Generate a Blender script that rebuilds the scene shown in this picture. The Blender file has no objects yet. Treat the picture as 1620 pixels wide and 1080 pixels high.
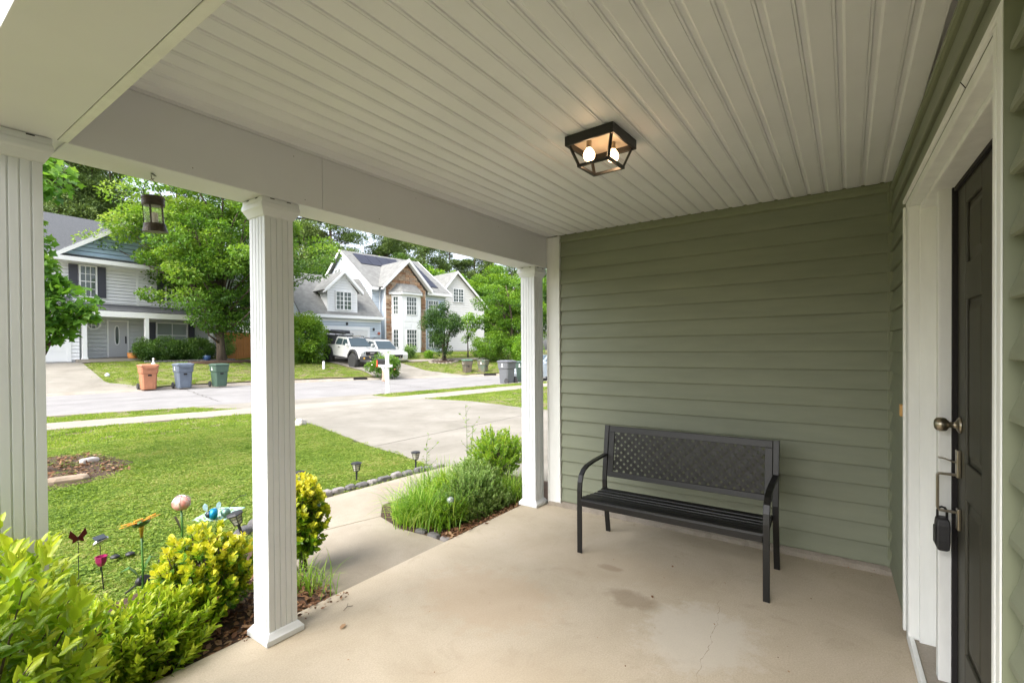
import bpy, bmesh, math, random
import numpy as np
from mathutils import Vector, Matrix
scene = bpy.context.scene
C = scene.collection
rnd = random.Random(7)
R = math.radians

# ---------------------------------------------------------------- camera
yaw, pit, rol = .6132, -.0092, -.0072
r0 = Vector((math.sin(yaw), -math.cos(yaw), 0)); f0 = Vector((math.cos(yaw), math.sin(yaw), 0)); z0 = Vector((0, 0, 1))
fw = f0*math.cos(pit) + z0*math.sin(pit); u0 = -f0*math.sin(pit) + z0*math.cos(pit)
rt = r0*math.cos(rol) + u0*math.sin(rol); up = -r0*math.sin(rol) + u0*math.cos(rol)
cam_d = bpy.data.cameras.new('camera'); cam = bpy.data.objects.new('camera', cam_d); C.objects.link(cam)
m = Matrix.Identity(4)
for i in range(3):
    m[i][0] = rt[i]; m[i][1] = up[i]; m[i][2] = -fw[i]
m.translation = Vector((0, 0, 1.45))
cam.matrix_world = m
cam_d.sensor_width = 36; cam_d.lens = 36*755.9/1620; cam_d.shift_y = 19.8/1620
cam_d.clip_start = .02; cam_d.clip_end = 2000
scene.camera = cam

# ---------------------------------------------------------------- light
SUN_EL, SUN_AZ = 50, 176           # elevation, compass-like azimuth of the sun (deg, from +X, ccw)
w = bpy.data.worlds.new('World'); scene.world = w; w.use_nodes = True
nt = w.node_tree; nt.nodes.clear()
sky = nt.nodes.new('ShaderNodeTexSky'); sky.sky_type = 'NISHITA'; sky.sun_disc = False
sky.sun_elevation = R(SUN_EL); sky.sun_rotation = R(90-SUN_AZ)
sky.air_density = 1.0; sky.dust_density = 4.0; sky.ozone_density = 1.0
hs = nt.nodes.new('ShaderNodeHueSaturation'); hs.inputs['Saturation'].default_value = .50
bg = nt.nodes.new('ShaderNodeBackground'); bg.inputs['Strength'].default_value = .15
out = nt.nodes.new('ShaderNodeOutputWorld')
nt.links.new(sky.outputs[0], hs.inputs['Color']); nt.links.new(hs.outputs[0], bg.inputs[0]); nt.links.new(bg.outputs[0], out.inputs[0])
sd = bpy.data.lights.new('sun', 'SUN'); sd.energy = 1.45; sd.angle = R(50); sd.color = (1, .995, .975)
so = bpy.data.objects.new('sun', sd); C.objects.link(so)
sv = Vector((math.cos(R(SUN_EL))*math.cos(R(SUN_AZ)), math.cos(R(SUN_EL))*math.sin(R(SUN_AZ)), math.sin(R(SUN_EL))))
so.rotation_euler = sv.to_track_quat('Z', 'Y').to_euler()
scene.view_settings.view_transform = 'Standard'; scene.view_settings.look = 'None'
scene.view_settings.exposure = 1.75; scene.view_settings.gamma = 1
scene.view_settings.use_curve_mapping = False
scene.render.engine = 'CYCLES'
try:
    scene.cycles.max_bounces = 8; scene.cycles.diffuse_bounces = 5; scene.cycles.transparent_max_bounces = 8
except Exception: pass

# ---------------------------------------------------------------- materials
def newmat(name):
    mt = bpy.data.materials.new(name); mt.use_nodes = True
    n = mt.node_tree.nodes; b = n['Principled BSDF']
    return mt, n, mt.node_tree.links, b
def mat(name, col, rough=.6, metal=0, var=.0, vscale=4., col2=None, bump=0., bscale=60., detail=4, spec=None, stretch=None, trans=0, ior=1.45, coat=0):
    mt, n, l, b = newmat(name)
    b.inputs['Base Color'].default_value = (*col, 1); b.inputs['Roughness'].default_value = rough; b.inputs['Metallic'].default_value = metal
    if spec is not None: b.inputs['Specular IOR Level'].default_value = spec
    if trans: b.inputs['Transmission Weight'].default_value = trans; b.inputs['IOR'].default_value = ior
    if coat: b.inputs['Coat Weight'].default_value = coat; b.inputs['Coat Roughness'].default_value = .08
    tc = n.new('ShaderNodeTexCoord'); mp = n.new('ShaderNodeMapping'); l.new(tc.outputs['Object'], mp.inputs[0])
    if stretch: mp.inputs['Scale'].default_value = stretch
    if var or col2:
        nz = n.new('ShaderNodeTexNoise'); nz.inputs['Scale'].default_value = vscale; nz.inputs['Detail'].default_value = detail
        nz.inputs['Roughness'].default_value = .62
        l.new(mp.outputs[0], nz.inputs[0])
        rp = n.new('ShaderNodeValToRGB'); rp.color_ramp.elements[0].position = .32; rp.color_ramp.elements[1].position = .68
        c2 = col2 or tuple(c*(1-var) for c in col)
        rp.color_ramp.elements[0].color = (*c2, 1); rp.color_ramp.elements[1].color = (*[min(1, c*(1+var*.5)) for c in col], 1)
        l.new(nz.outputs[0], rp.inputs[0]); l.new(rp.outputs[0], b.inputs['Base Color'])
    if bump:
        nb = n.new('ShaderNodeTexNoise'); nb.inputs['Scale'].default_value = bscale; nb.inputs['Detail'].default_value = 5
        l.new(mp.outputs[0], nb.inputs[0])
        bp = n.new('ShaderNodeBump'); bp.inputs['Strength'].default_value = bump; bp.inputs['Distance'].default_value = .01
        l.new(nb.outputs[0], bp.inputs['Height']); l.new(bp.outputs[0], b.inputs['Normal'])
    return mt
def leafmat(name, cols, rough=.5, trans=.35):
    """cols: ramp by the per-leaf value 'v' (random per leaf, plus any gradient the caller adds)."""
    mt, n, l, b = newmat(name)
    at = n.new('ShaderNodeAttribute'); at.attribute_name = 'v'
    rp = n.new('ShaderNodeValToRGB'); e = rp.color_ramp.elements
    while len(e) < len(cols): e.new(.5)
    for i, c in enumerate(cols):
        e[i].position = i/(len(cols)-1); e[i].color = (*c, 1)
    l.new(at.outputs['Fac'], rp.inputs[0]); l.new(rp.outputs[0], b.inputs['Base Color'])
    b.inputs['Roughness'].default_value = rough; b.inputs['Specular IOR Level'].default_value = .35
    tr = n.new('ShaderNodeBsdfTranslucent'); mx = n.new('ShaderNodeMixShader'); mx.inputs[0].default_value = trans
    g = n.new('ShaderNodeMix'); g.data_type = 'RGBA'; g.blend_type = 'MULTIPLY'; g.inputs[0].default_value = 1
    l.new(rp.outputs[0], g.inputs[6]); g.inputs[7].default_value = (1.5, 1.5, .7, 1)
    l.new(g.outputs[2], tr.inputs[0])
    l.new(b.outputs[0], mx.inputs[1]); l.new(tr.outputs[0], mx.inputs[2])
    l.new(mx.outputs[0], n['Material Output'].inputs[0])
    return mt
def stonemat(name, cols):
    mt, n, l, b = newmat(name); at = n.new('ShaderNodeAttribute'); at.attribute_name = 'v'; rp = n.new('ShaderNodeValToRGB'); e = rp.color_ramp.elements
    while len(e) < len(cols): e.new(.5)
    for i, c in enumerate(cols): e[i].position = i/(len(cols)-1); e[i].color = (*c, 1)
    l.new(at.outputs['Fac'], rp.inputs[0]); l.new(rp.outputs[0], b.inputs['Base Color']); b.inputs['Roughness'].default_value = .9; return mt
def concrete(name, c1, c2, c3, scale=1.2, rough=.85, stain=None):
    mt, n, l, b = newmat(name); b.inputs['Roughness'].default_value = rough
    tc = n.new('ShaderNodeTexCoord')
    def noise(s, d=6, r=.6, dist=0):
        z = n.new('ShaderNodeTexNoise'); z.inputs['Scale'].default_value = s; z.inputs['Detail'].default_value = d; z.inputs['Roughness'].default_value = r
        z.inputs['Distortion'].default_value = dist; l.new(tc.outputs['Object'], z.inputs[0]); return z
    def ramp(src, a, bb, p0=.3, p1=.7):
        r = n.new('ShaderNodeValToRGB'); r.color_ramp.elements[0].position = p0; r.color_ramp.elements[1].position = p1
        r.color_ramp.elements[0].color = (*a, 1); r.color_ramp.elements[1].color = (*bb, 1); l.new(src.outputs[0], r.inputs[0]); return r
    def mix(a, bb, fac, mode='MIX'):
        g = n.new('ShaderNodeMix'); g.data_type = 'RGBA'; g.blend_type = mode
        l.new(a.outputs['Color'] if 'Color' in a.outputs else a.outputs[2], g.inputs[6]); l.new(bb.outputs['Color'] if 'Color' in bb.outputs else bb.outputs[2], g.inputs[7])
        if isinstance(fac, float): g.inputs[0].default_value = fac
        else: l.new(fac.outputs[0], g.inputs[0])
        return g
    a = ramp(noise(scale, 8, .65, .4), c1, c2, .35, .68)
    s2 = ramp(noise(scale*.45, 5, .6, .8), (.94, .94, .94), (1.04, 1.04, 1.04))
    g1 = mix(a, s2, 1., 'MULTIPLY')
    fine = ramp(noise(130, 5, .85), (.72, .72, .72), (1.2, 1.2, 1.2), .3, .7)
    g2 = mix(g1, fine, .8, 'MULTIPLY')
    sp = ramp(noise(scale*2.7, 9, .7, 1.2), (0, 0, 0), (1, 1, 1), .56, .78)
    dark = n.new('ShaderNodeRGB'); dark.outputs[0].default_value = (*c3, 1)
    g3 = n.new('ShaderNodeMix'); g3.data_type = 'RGBA'
    mm = n.new('ShaderNodeMath'); mm.operation = 'MULTIPLY'; mm.inputs[1].default_value = .4
    l.new(sp.outputs[0], mm.inputs[0]); l.new(mm.outputs[0], g3.inputs[0]); l.new(g2.outputs[2], g3.inputs[6]); l.new(dark.outputs[0], g3.inputs[7])
    last = g3.outputs[2]
    for (cx, cy, rx, ry, col, amt) in (stain or []):
        # a stain with a shape of its own, by distance from its centre broken up with noise
        sx = n.new('ShaderNodeVectorMath'); sx.operation = 'SUBTRACT'; sx.inputs[1].default_value = (cx, cy, 0); l.new(tc.outputs['Object'], sx.inputs[0])
        sc = n.new('ShaderNodeVectorMath'); sc.operation = 'MULTIPLY'; sc.inputs[1].default_value = (1/rx, 1/ry, 0); l.new(sx.outputs[0], sc.inputs[0])
        ln = n.new('ShaderNodeVectorMath'); ln.operation = 'LENGTH'; l.new(sc.outputs[0], ln.inputs[0])
        nz = noise(9, 6, .65); ad = n.new('ShaderNodeMath'); ad.operation = 'ADD'; l.new(ln.outputs['Value'], ad.inputs[0])
        ms = n.new('ShaderNodeMath'); ms.operation = 'MULTIPLY_ADD'; ms.inputs[1].default_value = 1.6; ms.inputs[2].default_value = -.8
        l.new(nz.outputs[0], ms.inputs[0]); l.new(ms.outputs[0], ad.inputs[1])
        mr = n.new('ShaderNodeMapRange'); mr.inputs[1].default_value = .65; mr.inputs[2].default_value = 1.05; mr.inputs[3].default_value = amt; mr.inputs[4].default_value = 0
        l.new(ad.outputs[0], mr.inputs[0])
        g = n.new('ShaderNodeMix'); g.data_type = 'RGBA'; l.new(mr.outputs[0], g.inputs[0]); l.new(last, g.inputs[6]); g.inputs[7].default_value = (*col, 1)
        last = g.outputs[2]
    l.new(last, b.inputs['Base Color'])
    nb = noise(140, 3, .7); bp = n.new('ShaderNodeBump'); bp.inputs['Strength'].default_value = .25; bp.inputs['Distance'].default_value = .004
    l.new(nb.outputs[0], bp.inputs['Height']); l.new(bp.outputs[0], b.inputs['Normal'])
    return mt
M = {}
M['white'] = mat('white_vinyl', (.72, .74, .765), .45, var=.05, vscale=3)
M['beamwhite'] = mat('beam_coil_white', (.70, .705, .74), .5, var=.05, vscale=1.2, bump=.12, bscale=3)
M['soffit'] = mat('soffit_vinyl', (.77, .775, .81), .5, var=.05, vscale=2)
M['trim'] = mat('trim_paint_white', (.74, .75, .73), .5, var=.07, vscale=5, stretch=(3, 3, .6))
M['siding'] = mat('sage_siding', (.200, .217, .150), .55, var=.10, vscale=1.6, bump=.12, bscale=180, stretch=(1, 1, 6))
M['sidingtrim'] = mat('sage_trim', (.20, .217, .14), .55)
M['door'] = mat('door_charcoal_paint', (.047, .045, .032), .5, var=.1, bump=.05, bscale=40)
M['black'] = mat('black_metal', (.012, .012, .012), .38, var=.15, vscale=12, bump=.06, bscale=200)
M['blackplastic'] = mat('black_plastic', (.02, .02, .022), .5, bump=.05)
M['bench'] = mat('bench_powder_coat', (.0065, .0065, .007), .36, var=.15, vscale=10, bump=.12, bscale=260)
M['nickel'] = mat('satin_nickel', (.36, .32, .25), .3, 1)
M['bronze'] = mat('aged_bronze', (.075, .06, .045), .45, .6, var=.4, vscale=30, bump=.3, bscale=40, stretch=(1, 1, 5))
M['gap'] = mat('dark_gap', (.012, .01, .01), .9)
M['glassdark'] = mat('window_glass', (.055, .075, .07), .04, 0, spec=.9)
M['glassblind'] = mat('window_glass_with_blinds', (.28, .32, .31), .08, spec=.8)
def glassmat(name, tint=(1, 1, 1), rough=.03, mixf=.12):
    mt, n, l, b = newmat(name)
    b.inputs['Base Color'].default_value = (*tint, 1); b.inputs['Roughness'].default_value = rough; b.inputs['Specular IOR Level'].default_value = 1.
    tr = n.new('ShaderNodeBsdfTransparent'); tr.inputs[0].default_value = (*tint, 1)
    mx = n.new('ShaderNodeMixShader'); mx.inputs[0].default_value = mixf
    l.new(tr.outputs[0], mx.inputs[1]); l.new(b.outputs[0], mx.inputs[2]); l.new(mx.outputs[0], n['Material Output'].inputs[0])
    return mt
M['clear'] = glassmat('clear_glass')
M['bulbglow'] = mat('lit_bulb', (1, .9, .75), .3)
_b = M['bulbglow'].node_tree.nodes['Principled BSDF']; _b.inputs['Emission Color'].default_value = (1, .66, .36, 1); _b.inputs['Emission Strength'].default_value = 2.6
M['floor'] = concrete('porch_concrete', (.43, .36, .262), (.515, .44, .338), (.26, .20, .13), 1.6,
    stain=[(2.64, 1.02, .10, .17, (.21, .155, .095), .5), (2.95, 1.28, .05, .09, (.22, .15, .09), .5), (2.2, 1.75, .35, .5, (.42, .30, .19), .35), (2.5, .62, .35, .3, (.56, .52, .45), .5), (3.0, 1.5, .3, .7, (.42, .33, .22), .25), (1.5, 1.1, .5, .5, (.44, .35, .25), .25)])
M['walk'] = concrete('walk_concrete', (.26, .22, .165), (.35, .305, .24), (.155, .12, .08), 1.3)
M['drive'] = concrete('driveway_concrete', (.20, .182, .148), (.285, .262, .222), (.115, .10, .078), .9)
M['sidewalk'] = concrete('sidewalk_concrete', (.27, .235, .19), (.34, .30, .255), (.19, .155, .12), .8)
M['road'] = concrete('street_asphalt_pale', (.215, .206, .20), (.28, .268, .26), (.165, .157, .15), 1.0)
M['kerb'] = concrete('kerb_concrete', (.26, .225, .18), (.35, .31, .26), (.18, .15, .12), 2)
M['soil'] = mat('lawn_soil', (.15, .18, .04), .95, col2=(.15, .11, .055), vscale=1.1, bump=.6, bscale=40)
M['mulch'] = mat('mulch_soil', (.085, .045, .025), .95, col2=(.04, .024, .015), vscale=22, bump=1., bscale=70)
M['bark'] = mat('bark', (.12, .09, .065), .9, col2=(.05, .038, .028), vscale=9, bump=.9, bscale=25, stretch=(1, 1, .25))
M['barkpine'] = mat('pine_bark', (.17, .125, .09), .9, col2=(.08, .055, .04), vscale=6, bump=.8, bscale=12, stretch=(1, 1, .25))
M['stem'] = mat('green_stem', (.10, .17, .03), .5)
M['tyre'] = mat('tyre_rubber', (.035, .035, .035), .85)
M['roof'] = mat('shingles_grey_light', (.19, .19, .18), .9, var=.25, vscale=3, bump=.4, bscale=20)
M['roofdark'] = mat('shingles_slate', (.105, .11, .115), .9, col2=(.05, .053, .06), vscale=14, bump=.4, bscale=20, stretch=(1, 3, 3))
M['blueside'] = mat('pale_blue_siding', (.56, .62, .68), .6, var=.05, vscale=2)
M['greyside'] = mat('light_grey_siding', (.78, .78, .79), .6, var=.05, vscale=2)
M['greyside2'] = mat('grey_siding', (.55, .565, .575), .6, var=.05, vscale=2)
M['bluegable'] = mat('blue_grey_shakes', (.36, .48, .62), .6, var=.1, vscale=2)
M['creamside'] = mat('cream_siding', (.68, .67, .65), .6, var=.04)
M['hwhite'] = mat('house_white_trim', (.80, .80, .80), .5)
M['shutter'] = mat('shutter_charcoal', (.055, .055, .075), .5)
M['shutterblue'] = mat('shutter_blue', (.33, .38, .52), .5)
M['solar'] = mat('solar_panel_glass', (.035, .038, .055), .5, 0, spec=.25)
M['stone'] = mat('stone_veneer', (.33, .20, .125), .85, col2=(.21, .125, .08), vscale=2.3, bump=.4, bscale=15)
M['veneer'] = stonemat('stone_veneer_mixed', [(.20, .11, .065), (.36, .20, .115), (.46, .30, .19), (.30, .22, .16), (.55, .41, .29)])
M['mortar'] = mat('mortar', (.36, .30, .24), .95)
M['fence'] = mat('cedar_fence', (.60, .25, .07), .7, var=.2, vscale=8, stretch=(6, 6, .5))
M['terra'] = mat('terracotta', (.55, .22, .06), .6)
M['paint'] = mat('white_car_paint', (.62, .62, .6), .25, coat=.6)
M['paint2'] = mat('silver_blue_car_paint', (.42, .47, .52), .22, .3, coat=.6)
M['flare'] = mat('grey_black_plastic', (.04, .04, .045), .6)
M['carglass'] = mat('car_glass', (.05, .075, .085), .03, spec=1.)
M['rim'] = mat('wheel_rim', (.06, .06, .06), .4, .5)
M['chrome'] = mat('chrome', (.6, .6, .6), .15, 1)
M['amber'] = mat('amber_lens', (.7, .4, .05), .2)
M['red'] = mat('red_paint', (.7, .07, .04), .4)
M['rock'] = mat('edging_rock', (.15, .142, .138), .85, col2=(.10, .095, .095), vscale=9, bump=.7, bscale=30)
M['whiterock'] = mat('pale_quartz', (.62, .55, .5), .8, var=.2, vscale=12, bump=.5)

# ---------------------------------------------------------------- mesh helpers
class MB:
    def __init__(s): s.v = []; s.f = []
    def add(s, vs, fs):
        o = len(s.v); s.v += [tuple(p) for p in vs]; s.f += [tuple(i+o for i in f) for f in fs]; return s
    def box(s, x0, x1, y0, y1, z0, z1, M_=None):
        vs = [(x, y, z) for z in (z0, z1) for y in (y0, y1) for x in (x0, x1)]
        if M_ is not None: vs = [tuple(M_ @ Vector(p)) for p in vs]
        return s.add(vs, [(0, 2, 3, 1), (4, 5, 7, 6), (0, 1, 5, 4), (2, 6, 7, 3), (0, 4, 6, 2), (1, 3, 7, 5)])
    def quad(s, *p): return s.add(p, [tuple(range(len(p)))])
    def prism(s, poly, d, closed=True):
        """poly: list of 3D points, extruded by vector d"""
        n = len(poly); d = Vector(d)
        vs = [Vector(p) for p in poly] + [Vector(p)+d for p in poly]
        fs = [(i, (i+1) % n, (i+1) % n+n, i+n) for i in range(n)]
        if closed: fs += [tuple(range(n))[::-1], tuple(range(n, 2*n))]
        return s.add(vs, fs)
    def tube(s, pts, r, n=8, cap=True):
        pts = [Vector(p) for p in pts]; rs = r if isinstance(r, (list, tuple)) else [r]*len(pts)
        rings = []; ref = None
        for i, p in enumerate(pts):
            t = (pts[min(i+1, len(pts)-1)] - pts[max(i-1, 0)]).normalized()
            if ref is None: ref = Vector((0, 0, 1)) if abs(t.z) < .9 else Vector((1, 0, 0))
            a = t.cross(ref).normalized() if t.cross(ref).length > 1e-4 else t.cross(Vector((0, 1, 0))).normalized()
            ref = a.cross(t)
            b = t.cross(a)
            rings.append([p + (a*math.cos(2*math.pi*k/n) + b*math.sin(2*math.pi*k/n))*rs[i] for k in range(n)])
        vs = [q for rg in rings for q in rg]
        fs = [(i*n+k, i*n+(k+1) % n, (i+1)*n+(k+1) % n, (i+1)*n+k) for i in range(len(pts)-1) for k in range(n)]
        if cap: fs += [tuple(range(n))[::-1], tuple(range((len(pts)-1)*n, len(pts)*n))]
        return s.add(vs, fs)
    def strip(s, pts, wdir, wid, th):
        """flat bar swept along pts: width along wdir, thickness across"""
        pts = [Vector(p) for p in pts]; wd = Vector(wdir).normalized(); vs = []
        for i, p in enumerate(pts):
            t = (pts[min(i+1, len(pts)-1)] - pts[max(i-1, 0)]).normalized(); nn = t.cross(wd).normalized()
            vs += [p+wd*wid/2+nn*th/2, p-wd*wid/2+nn*th/2, p-wd*wid/2-nn*th/2, p+wd*wid/2-nn*th/2]
        m_ = len(pts)
        fs = [(i*4+k, i*4+(k+1) % 4, (i+1)*4+(k+1) % 4, (i+1)*4+k) for i in range(m_-1) for k in range(4)]
        fs += [(3, 2, 1, 0), tuple(range((m_-1)*4, m_*4))]
        return s.add(vs, fs)
    def lathe(s, prof, c=(0, 0, 0), n=20, M_=None, sx=1, sy=1):
        vs = []
        for (r, z) in prof:
            for k in range(n):
                a = 2*math.pi*k/n; p = Vector((r*math.cos(a)*sx, r*math.sin(a)*sy, z))
                if M_ is not None: p = M_ @ p
                vs.append(p + Vector(c))
        m_ = len(prof)
        fs = [(i*n+k, i*n+(k+1) % n, (i+1)*n+(k+1) % n, (i+1)*n+k) for i in range(m_-1) for k in range(n)]
        fs += [tuple(range(n))[::-1], tuple(range((m_-1)*n, m_*n))]
        return s.add(vs, fs)
    def loft(s, secs):
        n = len(secs[0]); vs = [p for q in secs for p in q]
        fs = [(i*n+k, i*n+(k+1) % n, (i+1)*n+(k+1) % n, (i+1)*n+k) for i in range(len(secs)-1) for k in range(n)]
        fs += [tuple(range(n))[::-1], tuple(range((len(secs)-1)*n, len(secs)*n))]
        return s.add(vs, fs)
    def build(s, name, mt, parent=None, bev=0, smooth=False, seg=2, auto=None):
        me = bpy.data.meshes.new(name); me.from_pydata(s.v, [], s.f); me.update()
        bm = bmesh.new(); bm.from_mesh(me); bmesh.ops.recalc_face_normals(bm, faces=bm.faces); bm.to_mesh(me); bm.free()
        me.materials.append(mt)
        o = bpy.data.objects.new(name, me); C.objects.link(o)
        if parent: o.parent = parent
        if smooth or auto:
            me.polygons.foreach_set('use_smooth', [True]*len(me.polygons))
            if auto:
                me.set_sharp_from_angle(angle=R(auto))
        if bev:
            b = o.modifiers.new('bevel', 'BEVEL'); b.width = bev; b.segments = seg; b.limit_method = 'ANGLE'; b.angle_limit = R(35)
        return o
def tag(o, label=None, cat=None, group=None, kind=None):
    if label: o['label'] = label
    if cat: o['category'] = cat
    if group: o['group'] = group
    if kind: o['kind'] = kind
    return o
def thing(name, label, cat, loc=(0, 0, 0), rz=0, group=None, rx=0, ry=0):
    o = bpy.data.objects.new(name, None); C.objects.link(o); o.location = loc; o.rotation_euler = (rx, ry, rz); o.empty_display_size = .2
    return tag(o, label, cat, group)
def copy_tree(root, loc, rz=0, label=None, scale=None):
    def rec(o, par):
        c = o.copy(); C.objects.link(c)
        if par: c.parent = par
        for ch in [q for q in list(C.objects) if q.parent == o]: rec(ch, c)
        return c
    r = rec(root, None); r.location = loc; r.rotation_euler = (0, 0, rz)
    if scale: r.scale = (scale,)*3
    if label: r['label'] = label
    return r
def share(o, parent, loc, rot=None, scale=None, name=None):
    c = bpy.data.objects.new(name or o.name.split('.')[0], o.data); C.objects.link(c); c.parent = parent; c.location = loc
    if rot: c.rotation_euler = rot
    if scale: c.scale = scale
    return c

# ---------------------------------------------------------------- leaves
SH = {'diamond': ([(0, 0, 0), (.45, .5, .04), (1, 0, 0), (.45, -.5, .04)], [(0, 1, 2, 3)]),
      'oval': ([(0, 0, 0), (.3, .46, .07), (.68, .40, .07), (1, 0, -.04), (.68, -.40, .07), (.3, -.46, .07)], [(0, 1, 2, 3), (0, 3, 4, 5)]),
      'broad': ([(0, 0, 0), (-.05, .32, .05), (.25, .28, .04), (.38, .62, -.05), (.58, .28, .03), (1, 0, -.1), (.58, -.28, .03), (.38, -.62, -.05), (.25, -.28, .04), (-.05, -.32, .05)], [(0, 1, 2), (0, 2, 3, 4), (0, 4, 5), (0, 5, 6), (0, 6, 7, 8), (0, 8, 9)]),
      'needle': ([(0, .5, 0), (0, -.5, 0), (1, 0, 0)], [(0, 1, 2)]),
      'blade': ([(0, .5, 0), (0, -.5, 0), (.55, -.4, .12), (.55, .4, .12), (1, 0, 0)], [(0, 1, 2, 3), (3, 2, 4)])}
def unit(a): return a/np.maximum(np.linalg.norm(a, axis=1, keepdims=True), 1e-6)
def leafmesh(name, P, D, U, L, W, shape, v, mt, parent=None, link=True):
    tv, tf = SH[shape]; tv = np.array(tv, float); n = len(P)
    D = unit(D); S = unit(np.cross(D, U)); N = np.cross(S, D)
    L = np.broadcast_to(np.asarray(L, float), (n,)); W = np.broadcast_to(np.asarray(W, float), (n,))
    co = (P[:, None, :] + D[:, None, :]*(tv[None, :, 0, None]*L[:, None, None]) + S[:, None, :]*(tv[None, :, 1, None]*W[:, None, None]) + N[:, None, :]*(tv[None, :, 2, None]*L[:, None, None])).reshape(-1, 3)
    k = len(tv); loops = []; starts = []; tot = 0
    fl = [np.array(f) for f in tf]
    base = np.arange(n)*k
    idx = np.concatenate([base[:, None]+f[None, :] for f in fl], axis=1).reshape(-1)
    sizes = np.tile([len(f) for f in fl], n); st = np.concatenate([[0], np.cumsum(sizes)[:-1]])
    me = bpy.data.meshes.new(name); me.vertices.add(len(co)); me.vertices.foreach_set('co', co.ravel().astype(np.float32))
    me.loops.add(len(idx)); me.loops.foreach_set('vertex_index', idx.astype(np.int32))
    me.polygons.add(len(sizes)); me.polygons.foreach_set('loop_start', st.astype(np.int32))
    try: me.polygons.foreach_set('loop_total', sizes.astype(np.int32))
    except Exception: pass
    me.update(calc_edges=True); me.validate()
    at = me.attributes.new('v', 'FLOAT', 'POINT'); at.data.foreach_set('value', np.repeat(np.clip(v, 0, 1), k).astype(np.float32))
    me.materials.append(mt)
    o = bpy.data.objects.new(name, me)
    if link: C.objects.link(o)
    if parent: o.parent = parent
    return o
def crown_pts(rs, n, clumps, rc, flat=.6, out=1.2, upb=.5):
    """leaf positions/directions grouped in clumps (centers K,3)"""
    K = len(clumps); ci = rs.integers(0, K, n)
    g = rs.normal(size=(n, 3)); g = unit(g)*rs.uniform(.35, 1.0, (n, 1))**.6
    rr = (rc if np.ndim(rc) else np.full(K, rc))[ci]
    off = g*rr[:, None]; off[:, 2] *= flat
    P = clumps[ci] + off
    D = g*out + rs.normal(size=(n, 3))*.7; D[:, 2] -= .15
    U = rs.normal(size=(n, 3))*.55 + np.array([0, 0, upb+.6])
    return P, D, U, ci
def envelope(rs, K, rx, ry, zc, rz, lo=.45, bottom=-1.):
    pts = []
    while len(pts) < K:
        g = rs.normal(size=3); g /= np.linalg.norm(g); q = g*rs.uniform(lo, 1)
        if q[2] < bottom: continue
        pts.append((q[0]*rx, q[1]*ry, zc+q[2]*rz))
    return np.array(pts)
def limbs(mb, clumps, base_z, r, rs, n=14, lean=(0, 0), trunk_top=None, trunks=1):
    top = trunk_top if trunk_top else clumps[:, 2].max()*.8
    for t in range(trunks):
        ox, oy = (rs.normal(size=2)*r*1.2 if trunks > 1 else (0, 0)); tx, ty = (rs.normal(size=2)*top*.16 if trunks > 1 else lean)
        path = [(ox, oy, -.15)] + [(ox+tx*q + rs.normal()*r*.35, oy+ty*q + rs.normal()*r*.35, top*q) for q in (.15, .35, .55, .75, 1)]
        mb.tube(path, [r*1.35, r*1.05, r*.85, r*.65, r*.42, r*.15], 8)
        sel = rs.permutation(len(clumps))[:n//trunks]
        for i in sel:
            c = clumps[i]; q = np.clip((c[2]/top)*rs.uniform(.35, .75), base_z/top, .9)
            sx, sy, sz = ox+tx*q, oy+ty*q, top*q
            mid = ((sx+c[0])/2+rs.normal()*.05*top*.3, (sy+c[1])/2+rs.normal()*.05*top*.3, (sz+c[2])/2 - .02*top)
            mb.tube([(sx, sy, sz), mid, tuple(c)], [r*.38, r*.22, r*.06], 6)
def tree(name, label, cat, loc, rx, zc, rz, nleaf, size, mt, seed, K=60, rc=.9, r=.15, trunks=1, group=None, ry=None, lo=.45, shape='oval', bark=None, wid=.55, flat=.6, nl=16, bottom=-1., trunk_top=None, clumps=None, lean=(0, 0), vf=None, base_z=None, rot=0):
    rs = np.random.default_rng(seed)
    root = thing(name, label, cat, loc, rot, group)
    cl = clumps if clumps is not None else envelope(rs, K, rx, ry or rx, zc, rz, lo, bottom)
    P, D, U, ci = crown_pts(rs, nleaf, cl, rs.uniform(.6, 1.25, len(cl))*rc, flat)
    cv = rs.uniform(0, 1, len(cl))
    v = (.45*cv[ci] + .35*rs.uniform(0, 1, nleaf)) + .25*(P[:, 2]-cl[ci][:, 2])/(rc*flat)  # random by clump and leaf, lighter towards the top of each clump
    if vf is not None: v = vf(P, v)
    L = size*rs.uniform(.65, 1.25, nleaf)
    leafmesh('crown' if cat == 'tree' else 'foliage', P, D, U, L, L*wid, shape, v, mt, root)
    mb = MB(); limbs(mb, cl, base_z if base_z is not None else zc-rz*.8, r, rs, nl, lean, trunk_top, trunks)
    mb.build('trunk' if cat == 'tree' else 'stem', bark or M['bark'], root, smooth=True)
    return root
# ================================================================ STRUCTURE: porch floor
ZC, ZB, XW = 2.494, 2.2066, 3.87
porch = MB(); porch.box(.16, 3.88, -.50, 2.505, -.16, 0)
tag(porch.build('porch_floor', M['floor'], bev=.008), kind='structure')

rk = random.Random(8); ck = MB(); cp_ = [(2.93, .60)]
for i in range(46): cp_.append((cp_[-1][0]-.020+rk.uniform(-.010, .006), cp_[-1][1]-.003+rk.uniform(-.012, .011)))
for (a_, b_) in zip(cp_[:-1], cp_[1:]): ww_ = rk.uniform(.0003, .0012); ck.add([(a_[0], a_[1]-ww_, .0012), (b_[0], b_[1]-ww_, .0012), (b_[0], b_[1]+ww_, .0012), (a_[0], a_[1]+ww_, .0012)], [(0, 1, 2, 3)])
o = ck.build('hairline_crack', mat('crack_dirt', (.24, .19, .135), .95)); o['kind'] = 'structure'
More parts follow.
